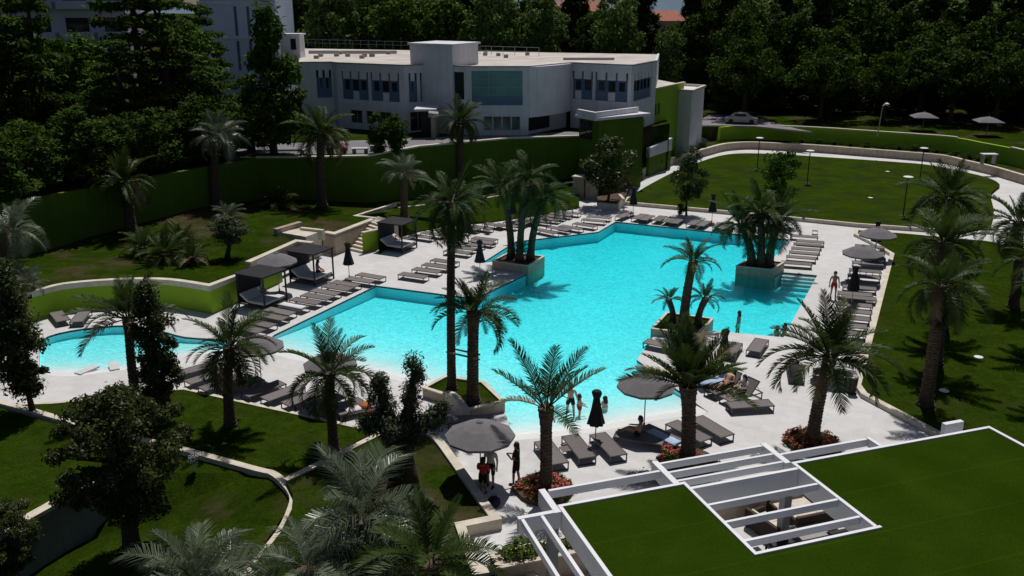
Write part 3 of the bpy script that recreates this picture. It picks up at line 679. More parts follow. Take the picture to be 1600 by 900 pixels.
M, L = fac(hotel, C[6], C[7], ZT - 1.5, ZR - .12, [(.12, L * .9, 7.9, 11.15), (.22 * L, .86 * L, 5.5, 6.85)])
panel(hotel, M, .1, L * .91, 7.88, 8.75, .12, BLUE, 'spandrel_band')
for i in range(3):
    for j in range(3):
        w = (L * .9 - .2) / 3
        panel(hotel, M, .16 + i * w, .16 + (i + 1) * w - .07, 8.8 + j * .78, 8.8 + (j + 1) * .78 - .06, .14, TEAL, 'curtain_pane')
panel(hotel, M, .1, L * .91, 8.76, 11.16, .2, METAL, 'curtain_frame')
f = panel(hotel, M, .21 * L, .87 * L, 5.47, 6.88, .18, WHITE, 'window')
for q in range(4): panel(f, M, .22 * L + q * .16 * L + .06, .22 * L + (q + 1) * .16 * L - .06, 5.55, 6.8, .15, GLASS, 'pane', .025)
# projecting blank bay
bay = MB(); n = 7; pa_, pb_ = C[7], C[8]
d = (pb_ - pa_).normalized(); nn = Vector((d.y, -d.x, 0)); Lb = (pb_ - pa_).length
ring = [pa_ + d * (Lb * k / n) + nn * (.1 + .55 * math.sin(math.pi * k / n) ** .6) for k in range(n + 1)] + [pb_ - nn * 1.5, pa_ - nn * 1.5]
bay.prism([(p.x, p.y) for p in ring], 6.75, ZR - .1); bay.build('projecting_bay', WHITE, hotel, world=True)
fac(hotel, pa_ - nn * .5, pb_ - nn * .5, ZT - 1.5, 6.8, [(.3, Lb * .6, 5.3, 6.6)])
panel(hotel, Matrix(((d.x, -nn.x, 0, pa_.x), (d.y, -nn.y, 0, pa_.y), (0, 0, 1, 0), (0, 0, 0, 1))), .25, Lb * .62, 5.2, 6.65, .62, BLACKMET, 'garage_door')
slots_fac(C[8], C[9], [(.0 + .02, .37, 3, (0,)), (.41, .95, 4, (1,))], [])
M, L = slots_fac(C[9], C[10], [(.12, .82, 6, ())], [(.35, .6, 4.2, 5.9)])
# roof slab, parapet trim
ring = [Vector((p.x, p.y, 0)) for p in C]
rback = [E(1027, 112), E(470, 128)]
MB().prism([(p.x, p.y + .3) for p in ring] + [(rback[0].x - .3, 112), (rback[1].x, 128)], ZR - 1.0, ZR - .2).build('roof_deck', ROOFM, hotel, world=True)
strip(MB(), [p + Vector((0, .08, ZR)) for p in ring], .34, ZR - .117).build('parapet_trim', mat('weathered_parapet', (.36, .34, .33), (.22, .2, .19), scale=1.5, rough=.9), hotel, world=True)
fac(hotel, C[10], rback[0], -1, ZR - .12, name='side_wall')
for k, (x0, x1, y0, y1) in enumerate(((482, 620, 84, 79), (880, 960, 94, 90))):
    q = [P(x0, y0, ZR - .19), P(x1, y0, ZR - .19), P(x1, y1, ZR - .19), P(x0, y1, ZR - .19)]
    MB().prism(q, ZR - .3).build('roof_patch', DARKPATCH, hotel, world=True)
for k in range(16):
    x = rnd.choice([rnd.uniform(480, 640), rnd.uniform(752, 830)]); c = P(x, rnd.uniform(84, 92), ZR - .2)
    MB().box(c.x - .25, c.x + .25, c.y - .3, c.y + .3, ZR - .2, ZR + .15).build('roof_vent', STONE, hotel, world=True)
def railing(pts):
    mb = MB()
    for i in range(len(pts) - 1):
        a, b = pts[i], pts[i + 1]; n = max(2, int((b - a).length / 1.4))
        for k in range(n + 1):
            p = a.lerp(b, k / n); mb.tube([p, p + Vector((0, 0, 1))], .03, 5)
        for h in (.5, 1.0): mb.tube([a + Vector((0, 0, h)), b + Vector((0, 0, h))], .025, 5)
    mb.build('roof_railing', METAL, hotel, world=True)
railing([P(470, 72, ZR - .2), P(640, 77, ZR - .2)]); railing([P(750, 85, ZR - .2), P(842, 88, ZR - .2)])
tag(hotel, hotel['label'], 'building')
# stair tower penthouse
def corner_box(parent, pc, pl, pr, z0, z1, m, name, lid=None):
    q = pl + (pr - pc)
    MB().prism([(pl.x, pl.y), (pc.x, pc.y), (pr.x, pr.y), (q.x, q.y)], z0, z1).build(name, m, parent, world=True)
    if lid:
        pts = grow([Vector((p.x, p.y, 0)) for p in (pl, pc, pr, q)], lid)
        MB().prism([(p.x, p.y) for p in pts], z1 + .003, z1 + .18).build(name + '_roof', WHITE, parent, world=True)
Yt = C[5].y - .3
corner_box(hotel, E(708, Yt), E(643, Yt + 3.4), E(748, Yt + 5.5), ZT - 1, 13.4, WHITE, 'stair_tower', .25)
# entrance porch
c = E(668, 86); MB().box(c.x - 1.2, c.x + .9, 84.6, 88, 7.55, 7.75).build('porch_roof', WHITE, hotel, world=True)
MB().box(c.x - .75, c.x + .25, 86.6, 86.75, 4.9, 7.3).build('door', BLACKMET, hotel, world=True)
MB().box(c.x + .35, c.x + .75, 84.9, 87, 4.9, 7.5).build('porch_pier', TRAV, hotel, world=True)
MB().tube([(c.x + .2, 84.5, 7.3), (c.x + 1.1, 84.5, 7.2)], .32, 10).build('metal_duct', METAL, hotel, world=True)
# small penthouse on the left roof
c = E(459, 104); MB().box(c.x - 1.1, c.x + 1.1, 104, 106.5, ZR - .2, ZR + 2.3).build('rooftop_hut', WHITE, hotel, world=True)
MB().box(c.x - 1.3, c.x + 1.3, 103.8, 106.7, ZR + 2.303, ZR + 2.45).build('rooftop_hut_roof', WHITE, hotel, world=True)
MB().box(c.x + .1, c.x + .7, 103.95, 104.02, ZR + .7, ZR + 1.9).build('rooftop_hut_window', GLASS, hotel, world=True)

# entrance pavilion in front, right
pav = thing('entrance_pavilion', 'small green-walled pavilion with white angled roof before the building', 'building', (10, 85, 0))
pc, plf, prt = E(938, 82), E(906, 84.5), E(1007, 86.5)
corner_box(pav, pc, plf, prt, -.3, 7.0, IVY, 'green_wall')
dl = (pc - plf).normalized(); nl = Vector((dl.y, -dl.x, 0))
Ml = Matrix(((dl.x, -nl.x, 0, plf.x), (dl.y, -nl.y, 0, plf.y), (0, 0, 1, 0), (0, 0, 0, 1)))
for k in range(2): panel(pav, Ml, .25 + k * .95, 1.05 + k * .95, 5.1, 6.8, -.05, GLASS, 'window', .04)
q4 = plf + (prt - pc)
rf = [plf + nl * .3 - dl * .3, pc + nl * .5, prt + Vector((.6, -.7, 0)), q4]
MB().prism([(p.x, p.y) for p in rf], 7.003, 7.25).build('roof_slab', WHITE, pav, world=True)
strip(MB(), [p + Vector((0, 0, 7.75)) for p in (rf[0] + Vector((.3, .2, 0)), rf[1] + Vector((0, .35, 0)), rf[2] + Vector((-1.2, .8, 0)))], .3, 7.253).build('roof_parapet', WHITE, pav, world=True)
# green wing and white block right
wing = thing('green_wing', 'lime green side wing with small windows right of the building', 'building', (18, 98, 0))
w0, w1 = E(1022, 96), E(1068, 104)
Mw, Lw = fac(wing, w0, w1, -.3, 8.6, [(.3, 1.0, 5.8, 7.0), (1.3, 1.9, 5.8, 7.0), (.5, 1.1, 2.0, 3.6)], m=IVY_LIME)
for (a, b, z0, z1) in ((.3, 1.0, 5.8, 7.0), (1.3, 1.9, 5.8, 7.0), (.5, 1.1, 2.0, 3.6)): panel(wing, Mw, a - .05, b + .05, z0 - .05, z1 + .05, .15, GLASS, 'window')
MB().prism([(w0.x, w0.y + .3), (w1.x, w1.y + .3), (w1.x - 2, w1.y + 8), (w0.x - 2, w0.y + 8)], 8.0, 8.4).build('roof', ROOFM, wing, world=True)
strip(MB(), [w0 + Vector((0, 0, 8.75)), w1 + Vector((0, 0, 8.75))], .35, 8.603).build('coping', COPING, wing, world=True)
blk = thing('white_block', 'tall plain white corner block right of the green wing', 'building', (22, 103, 0))
bc, bl_, br_ = E(1081, 101.5), E(1043, 103.5), E(1100, 108)
corner_box(blk, bc, bl_, br_, -.3, 7.8, WHITE, 'wall')
q5 = bl_ + (br_ - bc)
strip(MB(), [p + Vector((0, 0, 8.05)) for p in (bl_, bc, br_, q5, bl_)], .35, 7.803).build('parapet', COPING, blk, world=True)
tag(strip(MB(), [PD(1013, 233, 92), PD(1048, 217, 97)], .3, -.2).build('ramp_wall', IVY), 'sloping green wall with white top beside the pavilion', 'wall')
tag(strip(MB(), [PD(1013, 233, 92) + Vector((0, 0, .12)), PD(1048, 217, 97) + Vector((0, 0, .12))], .4, 2.0).build('ramp_coping', WHITE), 'white sloping coping on the ramp wall by the pavilion', 'coping')

# towers at upper left
tw = thing('white_tower', 'pale blue-white tower block with dark vertical slots behind the conifer', 'building', (-36, 120, ZT))
t0, t1 = E(325, 122), E(440, 122)
hol = [(PD(363 + 20 * k, 0, 122).x - t0.x, PD(368 + 20 * k, 0, 122).x - t0.x, PD(0, 56, 122).z, PD(0, 10, 122).z) for k in range(2)]
hol += [(PD(363 + 20 * k, 0, 122).x - t0.x, PD(368 + 20 * k, 0, 122).x - t0.x, PD(0, 110, 122).z, PD(0, 64, 122).z) for k in range(3)]
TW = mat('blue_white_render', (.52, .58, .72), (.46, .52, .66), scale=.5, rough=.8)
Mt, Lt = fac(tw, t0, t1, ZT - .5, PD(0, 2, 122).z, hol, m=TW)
for h in hol: panel(tw, Mt, h[0] - .05, h[1] + .05, h[2] - .05, h[3] + .05, .15, BLUE, 'slot_window')
for y in (58, 3): panel(tw, Mt, -.2, Lt + .2, PD(0, y + 3, 122).z, PD(0, y - 1, 122).z, -.15, WHITE, 'cornice', .15)
MB().box(t0.x, t1.x, 122.3, 132, ZT, 22).build('tower_body', TW, tw, world=True)
vb = thing('villa_block', 'white balconied building half hidden behind dark cedars', 'building', (-60, 108, ZT))
v0, v1 = E(-90, 108), E(175, 112)
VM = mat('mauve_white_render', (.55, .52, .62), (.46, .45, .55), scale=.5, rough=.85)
hv = [(2 + 4.3 * k, 4.6 + 4.3 * k, z, z + 2.3) for k in range(5) for z in (6.2, 9.8, 13.4, 17.0)]
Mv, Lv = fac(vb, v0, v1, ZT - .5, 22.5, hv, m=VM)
for h in hv:
    f = panel(vb, Mv, h[0] - .05, h[1] + .05, h[2] - .05, h[3] + .05, .18, BLACKMET, 'window'); panel(f, Mv, h[0] + .1, h[1] - .1, h[2] + .1, h[3] - .1, .14, GLASS, 'pane', .03)
for z in (5.9, 9.5, 13.1, 16.7):
    for k in range(5): panel(vb, Mv, 1.4 + 4.3 * k, 5.2 + 4.3 * k, z, z + .95, -1.0, VM, 'balcony', .98)
MB().prism([(v0.x, v0.y + .3), (v1.x, v1.y + .3), (v1.x, v1.y + 12), (v0.x, v0.y + 12)], ZT, 22.3).build('body', VM, vb, world=True)
# far red roofs and hill
for k, (x, y, Y, w, lab) in enumerate(((870, 7, 260, 7, 'far red tiled roof left of the two cypresses at top'), (925, 6, 260, 8, 'far red tiled roof between the cypresses at top'), (1040, 20, 240, 10, 'far red tiled roof below the blue sky gap'), (1118, 40, 230, 5, 'small far red roof right of the sky gap'))):
    c = PD(x, y, Y); hs = thing('far_house', lab, 'house', (c.x, Y, 2.5), 0, 'far red-roofed houses')
    MB().box(-w / 2, w / 2, 0, 8, 0, c.z - 4.5).build('wall', mat('ochre_render', (.5, .38, .28)), hs)
    z = c.z - 4.5
    MB().add([(-w / 2 - .5, -.5, z), (w / 2 + .5, -.5, z), (w / 2 + .5, 8.5, z), (-w / 2 - .5, 8.5, z), (-w / 2 + 1.5, 4, z + 2.6), (w / 2 - 1.5, 4, z + 2.6)], [(0, 1, 5, 4), (1, 2, 5), (2, 3, 4, 5), (3, 0, 4), (3, 2, 1, 0)]).build('roof', ROOFTILE, hs)
hl = MB(); n = 60
for i in range(n):
    x = -1600 + 3200 * i / (n - 1); h = 35 + 14 * math.sin(i * .7) + 8 * math.sin(i * 1.9 + 1)
    hl.v += [(x, 2300, h), (x, 1900, -5)]
for i in range(n - 1): hl.f.append((2 * i + 1, 2 * i + 3, 2 * i + 2, 2 * i))
struct('distant_hills', hl, mat('blue_hills', (.10, .15, .20), rough=1))
# ================================================================== VEGETATION
def leaf_mesh(name, clumps, per, size, seed, updn=0.35, elong=1.6, shell=0.5):
    """clumps: list of (cx,cy,cz,rx,rz); leaf-sized quads spread through them"""
    g = np.random.default_rng(seed)
    cl = np.array(clumps, dtype=float); n = len(cl) * per
    ci = np.repeat(np.arange(len(cl)), per)
    d = g.normal(size=(n, 3)); d /= np.linalg.norm(d, axis=1)[:, None]
    r = shell + (1 - shell) * g.random(n) ** .6
    r *= 1 + .18 * g.normal(size=n)
    c = cl[ci]
    pos = c[:, :3] + d * r[:, None] * np.stack([c[:, 3], c[:, 3], c[:, 4]], 1)
    nrm = d * .7 + g.normal(size=(n, 3)) * .6 + np.array([0, 0, updn])
    nrm /= np.linalg.norm(nrm, axis=1)[:, None]
    a = np.cross(nrm, g.normal(size=(n, 3))); a /= np.linalg.norm(a, axis=1)[:, None]
    b = np.cross(nrm, a)
    s = size * (.6 + .8 * g.random(n))[:, None]
    v = np.stack([pos - a * s * elong * .5, pos - b * s * .42 + nrm * s * .12, pos + a * s * elong * .5, pos + b * s * .42 + nrm * s * .12], 1).reshape(-1, 3)
    me = bpy.data.meshes.new(name)
    me.vertices.add(4 * n); me.vertices.foreach_set('co', v.ravel())
    me.loops.add(4 * n); me.loops.foreach_set('vertex_index', np.arange(4 * n, dtype=np.int32))
    me.polygons.add(n); me.polygons.foreach_set('loop_start', np.arange(0, 4 * n, 4, dtype=np.int32))
    me.update(calc_edges=True); me.validate()
    return me
def env_round(t): return max(0.0, 1 - (2 * t - 1) ** 2) ** .55
def env_cyp(t): return (min(1, t / .12) ** .5) * (1 - t) ** .55
def env_col(t): return (min(1, t / .15) ** .5) * min(1, (1 - t) / .3) ** .6
def env_umb(t): return (min(1, t / .35) ** .8) * max(0, 1 - max(0, (t - .45) / .55) ** 2) ** .5
def gen_clumps(seed, h0, h1, rad, n, cr, env, hollow=.35):
    r = random.Random(seed); out = []
    while len(out) < n:
        t = r.random(); a = r.uniform(0, 2 * math.pi); q = math.sqrt(r.uniform(hollow ** 2, 1))
        e = env(t)
        if r.random() > .25 + .75 * e: continue
        rr = cr * r.uniform(.5, 1.4); R_ = max(0, rad * e * q * r.uniform(.85, 1.12) - rr * .3)
        out.append((R_ * math.cos(a), R_ * math.sin(a), h0 + (h1 - h0) * t, rr, rr * r.uniform(.6, .85)))
    return out
def trunk_mesh(name, h, r0, clumps, seed, nl=8, fork=.35, lean=0):
    r = random.Random(seed); mb = MB()
    top = h * .8
    pts = [(lean * t * t + .15 * math.sin(3 * t + seed), .1 * math.sin(4 * t + seed * 2), top * t) for t in (0, .15, .35, .6, .85, 1)]
    mb.tube(pts, [r0 * 1.35, r0, r0 * .85, r0 * .65, r0 * .4, r0 * .2], 8)
    for c in r.sample(clumps, min(nl, len(clumps))):
        z0 = max(h * .15, min(top * .9, c[2] - abs(c[0]) - .2))
        z0 = max(z0, h * fork * .7)
        p0 = Vector((lean * (z0 / top) ** 2, 0, z0)); p1 = Vector(c[:3])
        mid = p0.lerp(p1, .5) + Vector((0, 0, .12 * h * r.uniform(0, .6)))
        mb.tube([p0, mid, p1], [r0 * .4, r0 * .25, r0 * .08], 5)
    return mb.mesh(name, True)
LIB = {}
def tree_kind(key, h, h0, rad, n, cr, per, leaf, env, m, r0, seeds, hollow=.35, bark=BARK, nl=8, updn=.35, elong=1.6):
    LIB[key] = []
    for s in seeds:
        cl = gen_clumps(s, h0, h - cr * .4, rad, n, cr, env, hollow)
        cm = leaf_mesh(key + '_crown', cl, per, leaf, s, updn, elong); cm.materials.append(m)
        tm = trunk_mesh(key + '_trunk', h, r0, cl, s, nl); tm.materials.append(bark)
        LIB[key].append((tm, cm, h))
def plant_tree(key, var, loc, h, rz, name, label, group=None, wide=1.0, cat='tree'):
    tm, cm, hh = LIB[key][var % len(LIB[key])]
    t = thing(name, label, cat, loc, rz, group); k = h / hh; t.scale = (k * wide, k * wide, k)
    link('trunk', tm, None, t); link('crown', cm, None, t)
    return t
tree_kind('cypress', 18, .5, 1.9, 70, .75, 90, .30, env_cyp, LEAF_CYP, .28, (1, 2), .2, nl=4, updn=.8, elong=2.2)
tree_kind('broad', 16, 3.5, 5.0, 75, 1.35, 85, .42, env_round, LEAF_PALE, .4, (3, 4, 5))
tree_kind('dense', 16, 2.0, 5.2, 85, 1.4, 85, .42, env_round, LEAF_MID, .4, (6, 7, 8))
tree_kind('evergreen', 17, 1.2, 4.6, 85, 1.4, 85, .40, env_col, LEAF_DARK, .4, (9, 10, 11))
tree_kind('umbrella', 13, 4.5, 6.5, 80, 1.35, 90, .38, env_umb, LEAF_DARK, .4, (12, 13))
def cedar_clumps(seed, h, rad):
    r = random.Random(seed); out = []
    for k in range(9):
        z = h * (.18 + .8 * k / 8); Rm = rad * (1.05 - .75 * (k / 8) ** 1.2)
        for j in range(int(5 + Rm * 1.6)):
            a = r.uniform(0, 6.28); q = Rm * math.sqrt(r.uniform(.08, 1)); out.append((q * math.cos(a), q * math.sin(a), z + r.uniform(-.4, .4) - q * .1, r.uniform(.9, 1.5), r.uniform(.28, .45)))
    return out
LIB['cedar'] = []
for s in (20, 21):
    cl = cedar_clumps(s, 16, 6.0); cm = leaf_mesh('cedar_crown', cl, 95, .30, s, .9, 2.0); cm.materials.append(LEAF_DARK)
    tm = trunk_mesh('cedar_trunk', 17, .45, cl, s, 22, .2); tm.materials.append(BARK); LIB['cedar'].append((tm, cm, 17))
tree_kind('conifer', 9, 1.2, 2.6, 60, .7, 110, .20, lambda t: (min(1, t / .15) ** .5) * (1 - t) ** .7 + .12, LEAF_DARK, .2, (30,), .2, updn=.5, elong=2.2)
tree_kind('young', 4.4, 1.1, 1.25, 46, .40, 130, .10, lambda t: env_round(min(1, t * .93 + .05)), LEAF_TREE, .07, (31, 32), .1, nl=10)
tree_kind('columnar', 5.5, .7, .85, 110, .32, 140, .085, env_col, LEAF_TREE, .09, (33, 34), .1, nl=10)
tree_kind('bigleaf', 6.0, 1.7, 2.35, 120, .42, 270, .08, env_round, LEAF_TREE, .30, (35,), .2, nl=16, elong=2.0)
tree_kind('ball', 3.2, 1.1, .85, 34, .34, 170, .07, env_round, LEAF_OLIVE, .11, (36,), .2)
tree_kind('topiary', 4.6, 1.2, 1.25, 40, .45, 130, .11, env_round, LEAF_MID, .1, (37,), .2)
tree_kind('hedge', 4.5, .3, 1.25, 48, .5, 120, .14, env_col, LEAF_DARK, .1, (38, 39), .2, updn=.6)
tree_kind('shrub', 1.3, .15, .8, 16, .32, 90, .09, env_round, LEAF_MID, .05, (40, 41), .1)
tree_kind('shrub_dark', 1.3, .15, .8, 16, .32, 90, .09, env_round, LEAF_DARK, .05, (42,), .1)

# ---- forest behind and beside the building (positions surveyed by tree tops and gaps)
def forest(key, lst, label, group, name):
    lst = sorted(lst); 
    for k, (px, Y, h, w) in enumerate(lst):
        z = 2.5 if px > 1000 or Y > 140 else 4.95
        c = E(px, Y)
        plant_tree(key, k, (c.x, Y, z - .1), h, rnd.uniform(0, 6.28), name, label % NTH[k], group, w)
NTH = ['leftmost'] + [ordinal(i) + ' from left' for i in range(1, 14)] + ['%s from left' % w_ for w_ in ('fifteenth', 'sixteenth', 'seventeenth', 'eighteenth', 'nineteenth', 'twentieth', 'twenty-first', 'twenty-second')]
forest('cypress', [(1130, 138, 20, 1.3), (1270, 136, 19, 1.3), (1445, 138, 20, 1.3), (1215, 142, 21, 1.1), (890, 150, 22, 1.0), (1000, 150, 23, 1.1), (905, 165, 22, 1.2), (1085, 146, 23, 1.15), (1072, 150, 21, 1.0), (735, 152, 21, 1.1), (800, 158, 20, 1.1), (465, 150, 22, 1.1), (1510, 140, 21, 1.3), (1590, 128, 21, 1.6), (1395, 142, 22, 1.0), (1330, 150, 23, 1.0), (1560, 135, 22, 1.2), (1008, 160, 21, 1.2)],
       'tall dark narrow cypress, %s, in the wood behind the building', 'cypresses of the background wood', 'cypress_tree')
forest('broad', [(520, 140, 16.5, .9), (590, 150, 19, 1), (848, 140, 14.6, .85), (962, 138, 14.8, .8), (1120, 150, 19, 1.0), (1160, 146, 18, 1.0), (1290, 150, 20, 1.0), (1370, 152, 21, 1.1), (1480, 150, 20, 1.05), (1550, 152, 20, 1), (660, 148, 18, 1.0), (770, 140, 16, .9), (1040, 135, 11.5, .8), (1230, 155, 20, 1.1), (1440, 160, 22, 1.0)],
       'pale green sunlit broadleaf tree, %s of its kind, in background wood', 'pale trees of the background wood', 'broadleaf_tree')
forest('dense', [(550, 155, 18, 1.2), (620, 140, 15, 1.1), (700, 142, 16, 1.1), (815, 150, 16, 1.0), (940, 155, 14.2, 1.0), (490, 160, 20, 1.1), (1130, 160, 21, 1.2), (1185, 152, 20, 1), (1420, 150, 19, 1.1), (1340, 160, 22, 1.1), (1260, 160, 21, 1.1), (1520, 160, 21, 1.1), (750, 165, 20, 1.2), (868, 165, 14.4, 1.1), (660, 165, 20, 1.2), (975, 170, 16, 1.0)],
       'mid green dense tree, %s of its kind, in background wood', 'dense trees of the background wood', 'woodland_tree')
forest('evergreen', [(1150, 128, 15, .9), (1245, 132, 14, 1.0), (1300, 126, 12, 1.1), (1460, 128, 13, 1.0), (1535, 122, 15, 1.1), (1620, 118, 16, 1.2), (1405, 130, 15, .9), (1350, 136, 17, .9), (580, 165, 21, 1.2), (520, 170, 21, 1.3), (1660, 125, 20, 1.2), (1200, 136, 16, 1.0), (1100, 140, 16, .9), (918, 142, 13.6, .8), (1045, 172, 12.5, 1.0), (430, 165, 22, 1.2), (390, 170, 23, 1.3)],
       'dark evergreen tree, %s of its kind, in background wood', 'evergreens of the background wood', 'evergreen_tree')
forest('umbrella', [(1165, 121, 10.5, .95), (1285, 119, 9.5, 1.0), (1385, 118, 9, .9), (1490, 116, 9.5, 1.0), (1440, 122, 11, 1.0), (1560, 114, 10, .9)],
       'dark spreading tree above the bank, %s', 'spreading trees above the bank', 'spreading_tree')
for k, (px, Y, h, w) in enumerate(((1140, 126, 6, 1.5), (1205, 128, 7, 1.5), (1262, 127, 6, 1.5), (1325, 128, 7, 1.5), (1380, 127, 6.5, 1.5), (1425, 129, 7, 1.5), (1475, 127, 6, 1.5), (1520, 126, 7, 1.5), (1575, 124, 7, 1.5))):
    c = E(px, Y); plant_tree('evergreen', k, (c.x, Y, 2.4), h, k * 1.7, 'undergrowth_bush', 'low dark bush under the wood above the bank, %s' % NTH[k], 'bushes under the wood', w, 'shrub')
# cedars upper left
for k, (px, Y, h, w, lab) in enumerate(((-20, 74, 15, 1.0, 'dark cedar cut by the left edge of the picture'), (66, 80, 17, .5, 'tall dark cedar in front of the balconied building'), (190, 76, 10.0, 1.0, 'dark spreading cedar second from left behind the green wall'), (262, 80, 15, 1.0, 'broad dark cedar left of the blue-white tower'), (225, 96, 20, .9, 'tall dark cedar between tower and balconied building'), (320, 92, 13, .85, 'lower dark cedar under the blue-white tower'), (20, 98, 17, .8, 'rear dark cedar against the balconied building'))):
    c = E(px, Y); plant_tree('cedar', k, (c.x, Y, 4.9), h, k * 1.3, 'cedar_tree', lab, 'cedars on the left terrace', w)
for k, (px, py, h, w) in enumerate(((-40, 335, 5.5, 1.5), (20, 312, 5.0, 1.6), (70, 300, 4.2, 1.5), (110, 296, 5.5, 1.6), (165, 285, 4.6, 1.6), (215, 277, 5.2, 1.6), (262, 268, 4.4, 1.5), (300, 261, 5.5, 1.6), (345, 252, 4.2, 1.5), (385, 244, 4.6, 1.4))):
    c = P(px, py, 5.0); plant_tree('evergreen', k, (c.x, c.y + 2.2, 4.9), h, k * 1.1, 'terrace_bush', 'dark bush on top of left green wall, %s' % NTH[k], 'bushes on top of the left green wall', w, 'shrub')
for k, (px, Y, h, w, lab) in enumerate(((130, 86, 9.5, 1.2, 'rounded dark tree below the balconied building'), (25, 82, 11, 1.2, 'rounded dark tree at the left edge below the cedar'), (300, 86, 10.5, 1.1, 'rounded dark tree below the blue-white tower'))):
    c = E(px, Y); plant_tree('dense', k, (c.x, Y, 4.9), h, k, 'rounded_tree', lab, 'rounded trees on the left terrace', w)
c = P(432, 244, 5.0); plant_tree('conifer', 0, (c.x, c.y, 4.95), 12.0, .4, 'conifer_tree', 'dark green conifer in front of the left end of the building', None, 1.0)
for k, (px, lab) in enumerate(((594, 'left of two dark upright shrubs before the building door'), (620, 'right of two dark upright shrubs before the building door'))):
    c = P(px, 241 - k, 5.0); plant_tree('hedge', k, (c.x, c.y, 4.98), 3.6 + .0 * k, k, 'upright_shrub', lab, 'shrubs before the building', .95, 'shrub')
c = P(950, 323, 0); plant_tree('young', 0, c, 6.3, 0, 'garden_tree', 'round-headed young tree by the far path junction', None, 1.25)
c = P(1075, 337, 0); plant_tree('young', 1, c, 5.9, 2, 'garden_tree', 'slender young tree on the deck before the back lawn', None, .9)
c = P(1212, 345, 0.25); plant_tree('topiary', 0, c, 6.2, 1, 'round_tree', 'dense rounded dark tree behind the right palm planter', None, 1.0)
c = P(360, 403, 1.6); plant_tree('ball', 0, c, 2.75, 1, 'olive_tree', 'grey ball-headed olive on the left slope', None, 1.7)
c = P(45, 643, .06); plant_tree('columnar', 0, c, 7.0, 0, 'columnar_tree', 'narrow dark tree at left edge beside the lagoon', None, .95)
c = P(255, 655, .06); plant_tree('columnar', 1, c, 6.2, 1, 'columnar_tree', 'dense columnar tree beside the lagoon palm', None, .88)
c = P(212, 868, -1.2); plant_tree('bigleaf', 0, c, 6.3, 2.2, 'leafy_tree', 'big dark leafy tree in the near left garden', None, .92)
c = P(10, 935, -1.9); plant_tree('bigleaf', 0, c, 3.6, .5, 'leafy_shrub', 'dark leafy bush in the bottom left corner', None, 1.0, 'shrub')
for px, py, h, lab, ky in ((1095, 333, 1.0, 'small round bush beside the slender tree on deck', 'shrub_dark'),):
    c = P(1063, 336, 0); plant_tree(ky, 0, c, h, 0, 'small_bush', lab, None, .9, 'shrub')
sb = thing('silver_shrub', 'small silver-grey globe shrub on pale stem in near lawn', 'shrub', P(303, 736, -.1))
MB().tube([(0, 0, 0), (.02, 0, .35)], .045, 6).build('stem', TOWELW, sb)
lm = leaf_mesh('foliage', [(0, 0, .5, .2, .2), (.06, .03, .58, .14, .12)], 160, .05, 5); link('foliage', lm, mat('silver_leaf', (.30, .33, .34), (.2, .22, .23), island=.6), sb)
# bed shrubs along the curved wall and slope
spots = [(940, 300), (955, 297), (985, 281), (1000, 270), (1010, 263), (1030, 256), (1055, 247), (1075, 241), (1100, 233)]
for k, (x, y) in enumerate(spots):
    c = P(x, y, .8); plant_tree('shrub_dark', k, (c.x, c.y + .6, .5), rnd.uniform(.8, 1.3), k, 'bed_shrub', 'low dark shrub behind the far path wall, %s' % NTH[k], 'shrubs behind the far path wall', 1.2, 'shrub')
for k, (x, y, z) in enumerate(((660, 297, .6), (690, 294, .6), (745, 283, .6), (768, 290, .6), (720, 300, .6), (705, 285, .7))):
    c = P(x, y, z); plant_tree('shrub_dark', k, c, rnd.uniform(1.0, 1.6), k, 'slope_shrub', 'dark shrub under the green retaining wall, %s' % NTH[k], 'shrubs under the retaining wall', 1.1, 'shrub')
for k in range(16):
    x = 1225 + k * 23; i = int(26 + k * 1.1)
    p = cwt[min(i, len(cwt) - 3)]; plant_tree('shrub_dark', k, (p.x + .5, p.y + .9, .75), rnd.uniform(.5, .9), k, 'wall_shrub', 'low dark plant on top of far curved wall, %s' % NTH[k], 'plants along the far curved wall', 1.5, 'shrub')

# ---- olive with several trunks
ol = thing('olive_tree', 'old olive with three leaning trunks near the bottom middle', 'tree', P(630, 765, .3))
mb = MB()
mb.tube([(0, 0, 0), (0, .1, .7), (-.1, .15, 1.5), (-.05, .2, 2.1)], [.62, .5, .46, .36], 10)
br = [[(-.05, .2, 2.0), (-.45, .1, 3.1), (-.75, 0, 4.2)], [(0, .2, 2.0), (.25, .2, 3.0), (.55, .1, 4.6)], [(.1, .2, 1.8), (.9, .0, 2.6), (1.5, -.1, 3.2)], [(0, .1, 1.9), (-.5, -.4, 2.6), (-1.0, -.6, 3.0)]]
for b in br: mb.tube(b, [.27, .19, .1], 8)
mb.build('trunk', BARK, ol, smooth=True)
cl = []; r_ = random.Random(5)
for b in br:
    for k in range(20):
        p = Vector(b[0]).lerp(Vector(b[1]), (k + .5) / 7) if k < 7 else Vector(b[1]).lerp(Vector(b[2]), (k - 7) / 12 * 1.2); s = r_.uniform(.2, .4)
        w_ = .32 * (1 - .4 * k / 20); cl.append((p.x + r_.uniform(-w_, w_), p.y + r_.uniform(-w_, w_), p.z + r_.uniform(-.2, .3), s * r_.uniform(.6, 1.2), s * 1.2))
for k in range(16): cl.append((r_.uniform(-.8, .9), r_.uniform(-.5, .4), r_.uniform(.7, 2.9), r_.uniform(.2, .4), .34))
link('crown', leaf_mesh('crown', cl, 190, .055, 77, .3, 3.0, .0), LEAF_OLIVE, ol)

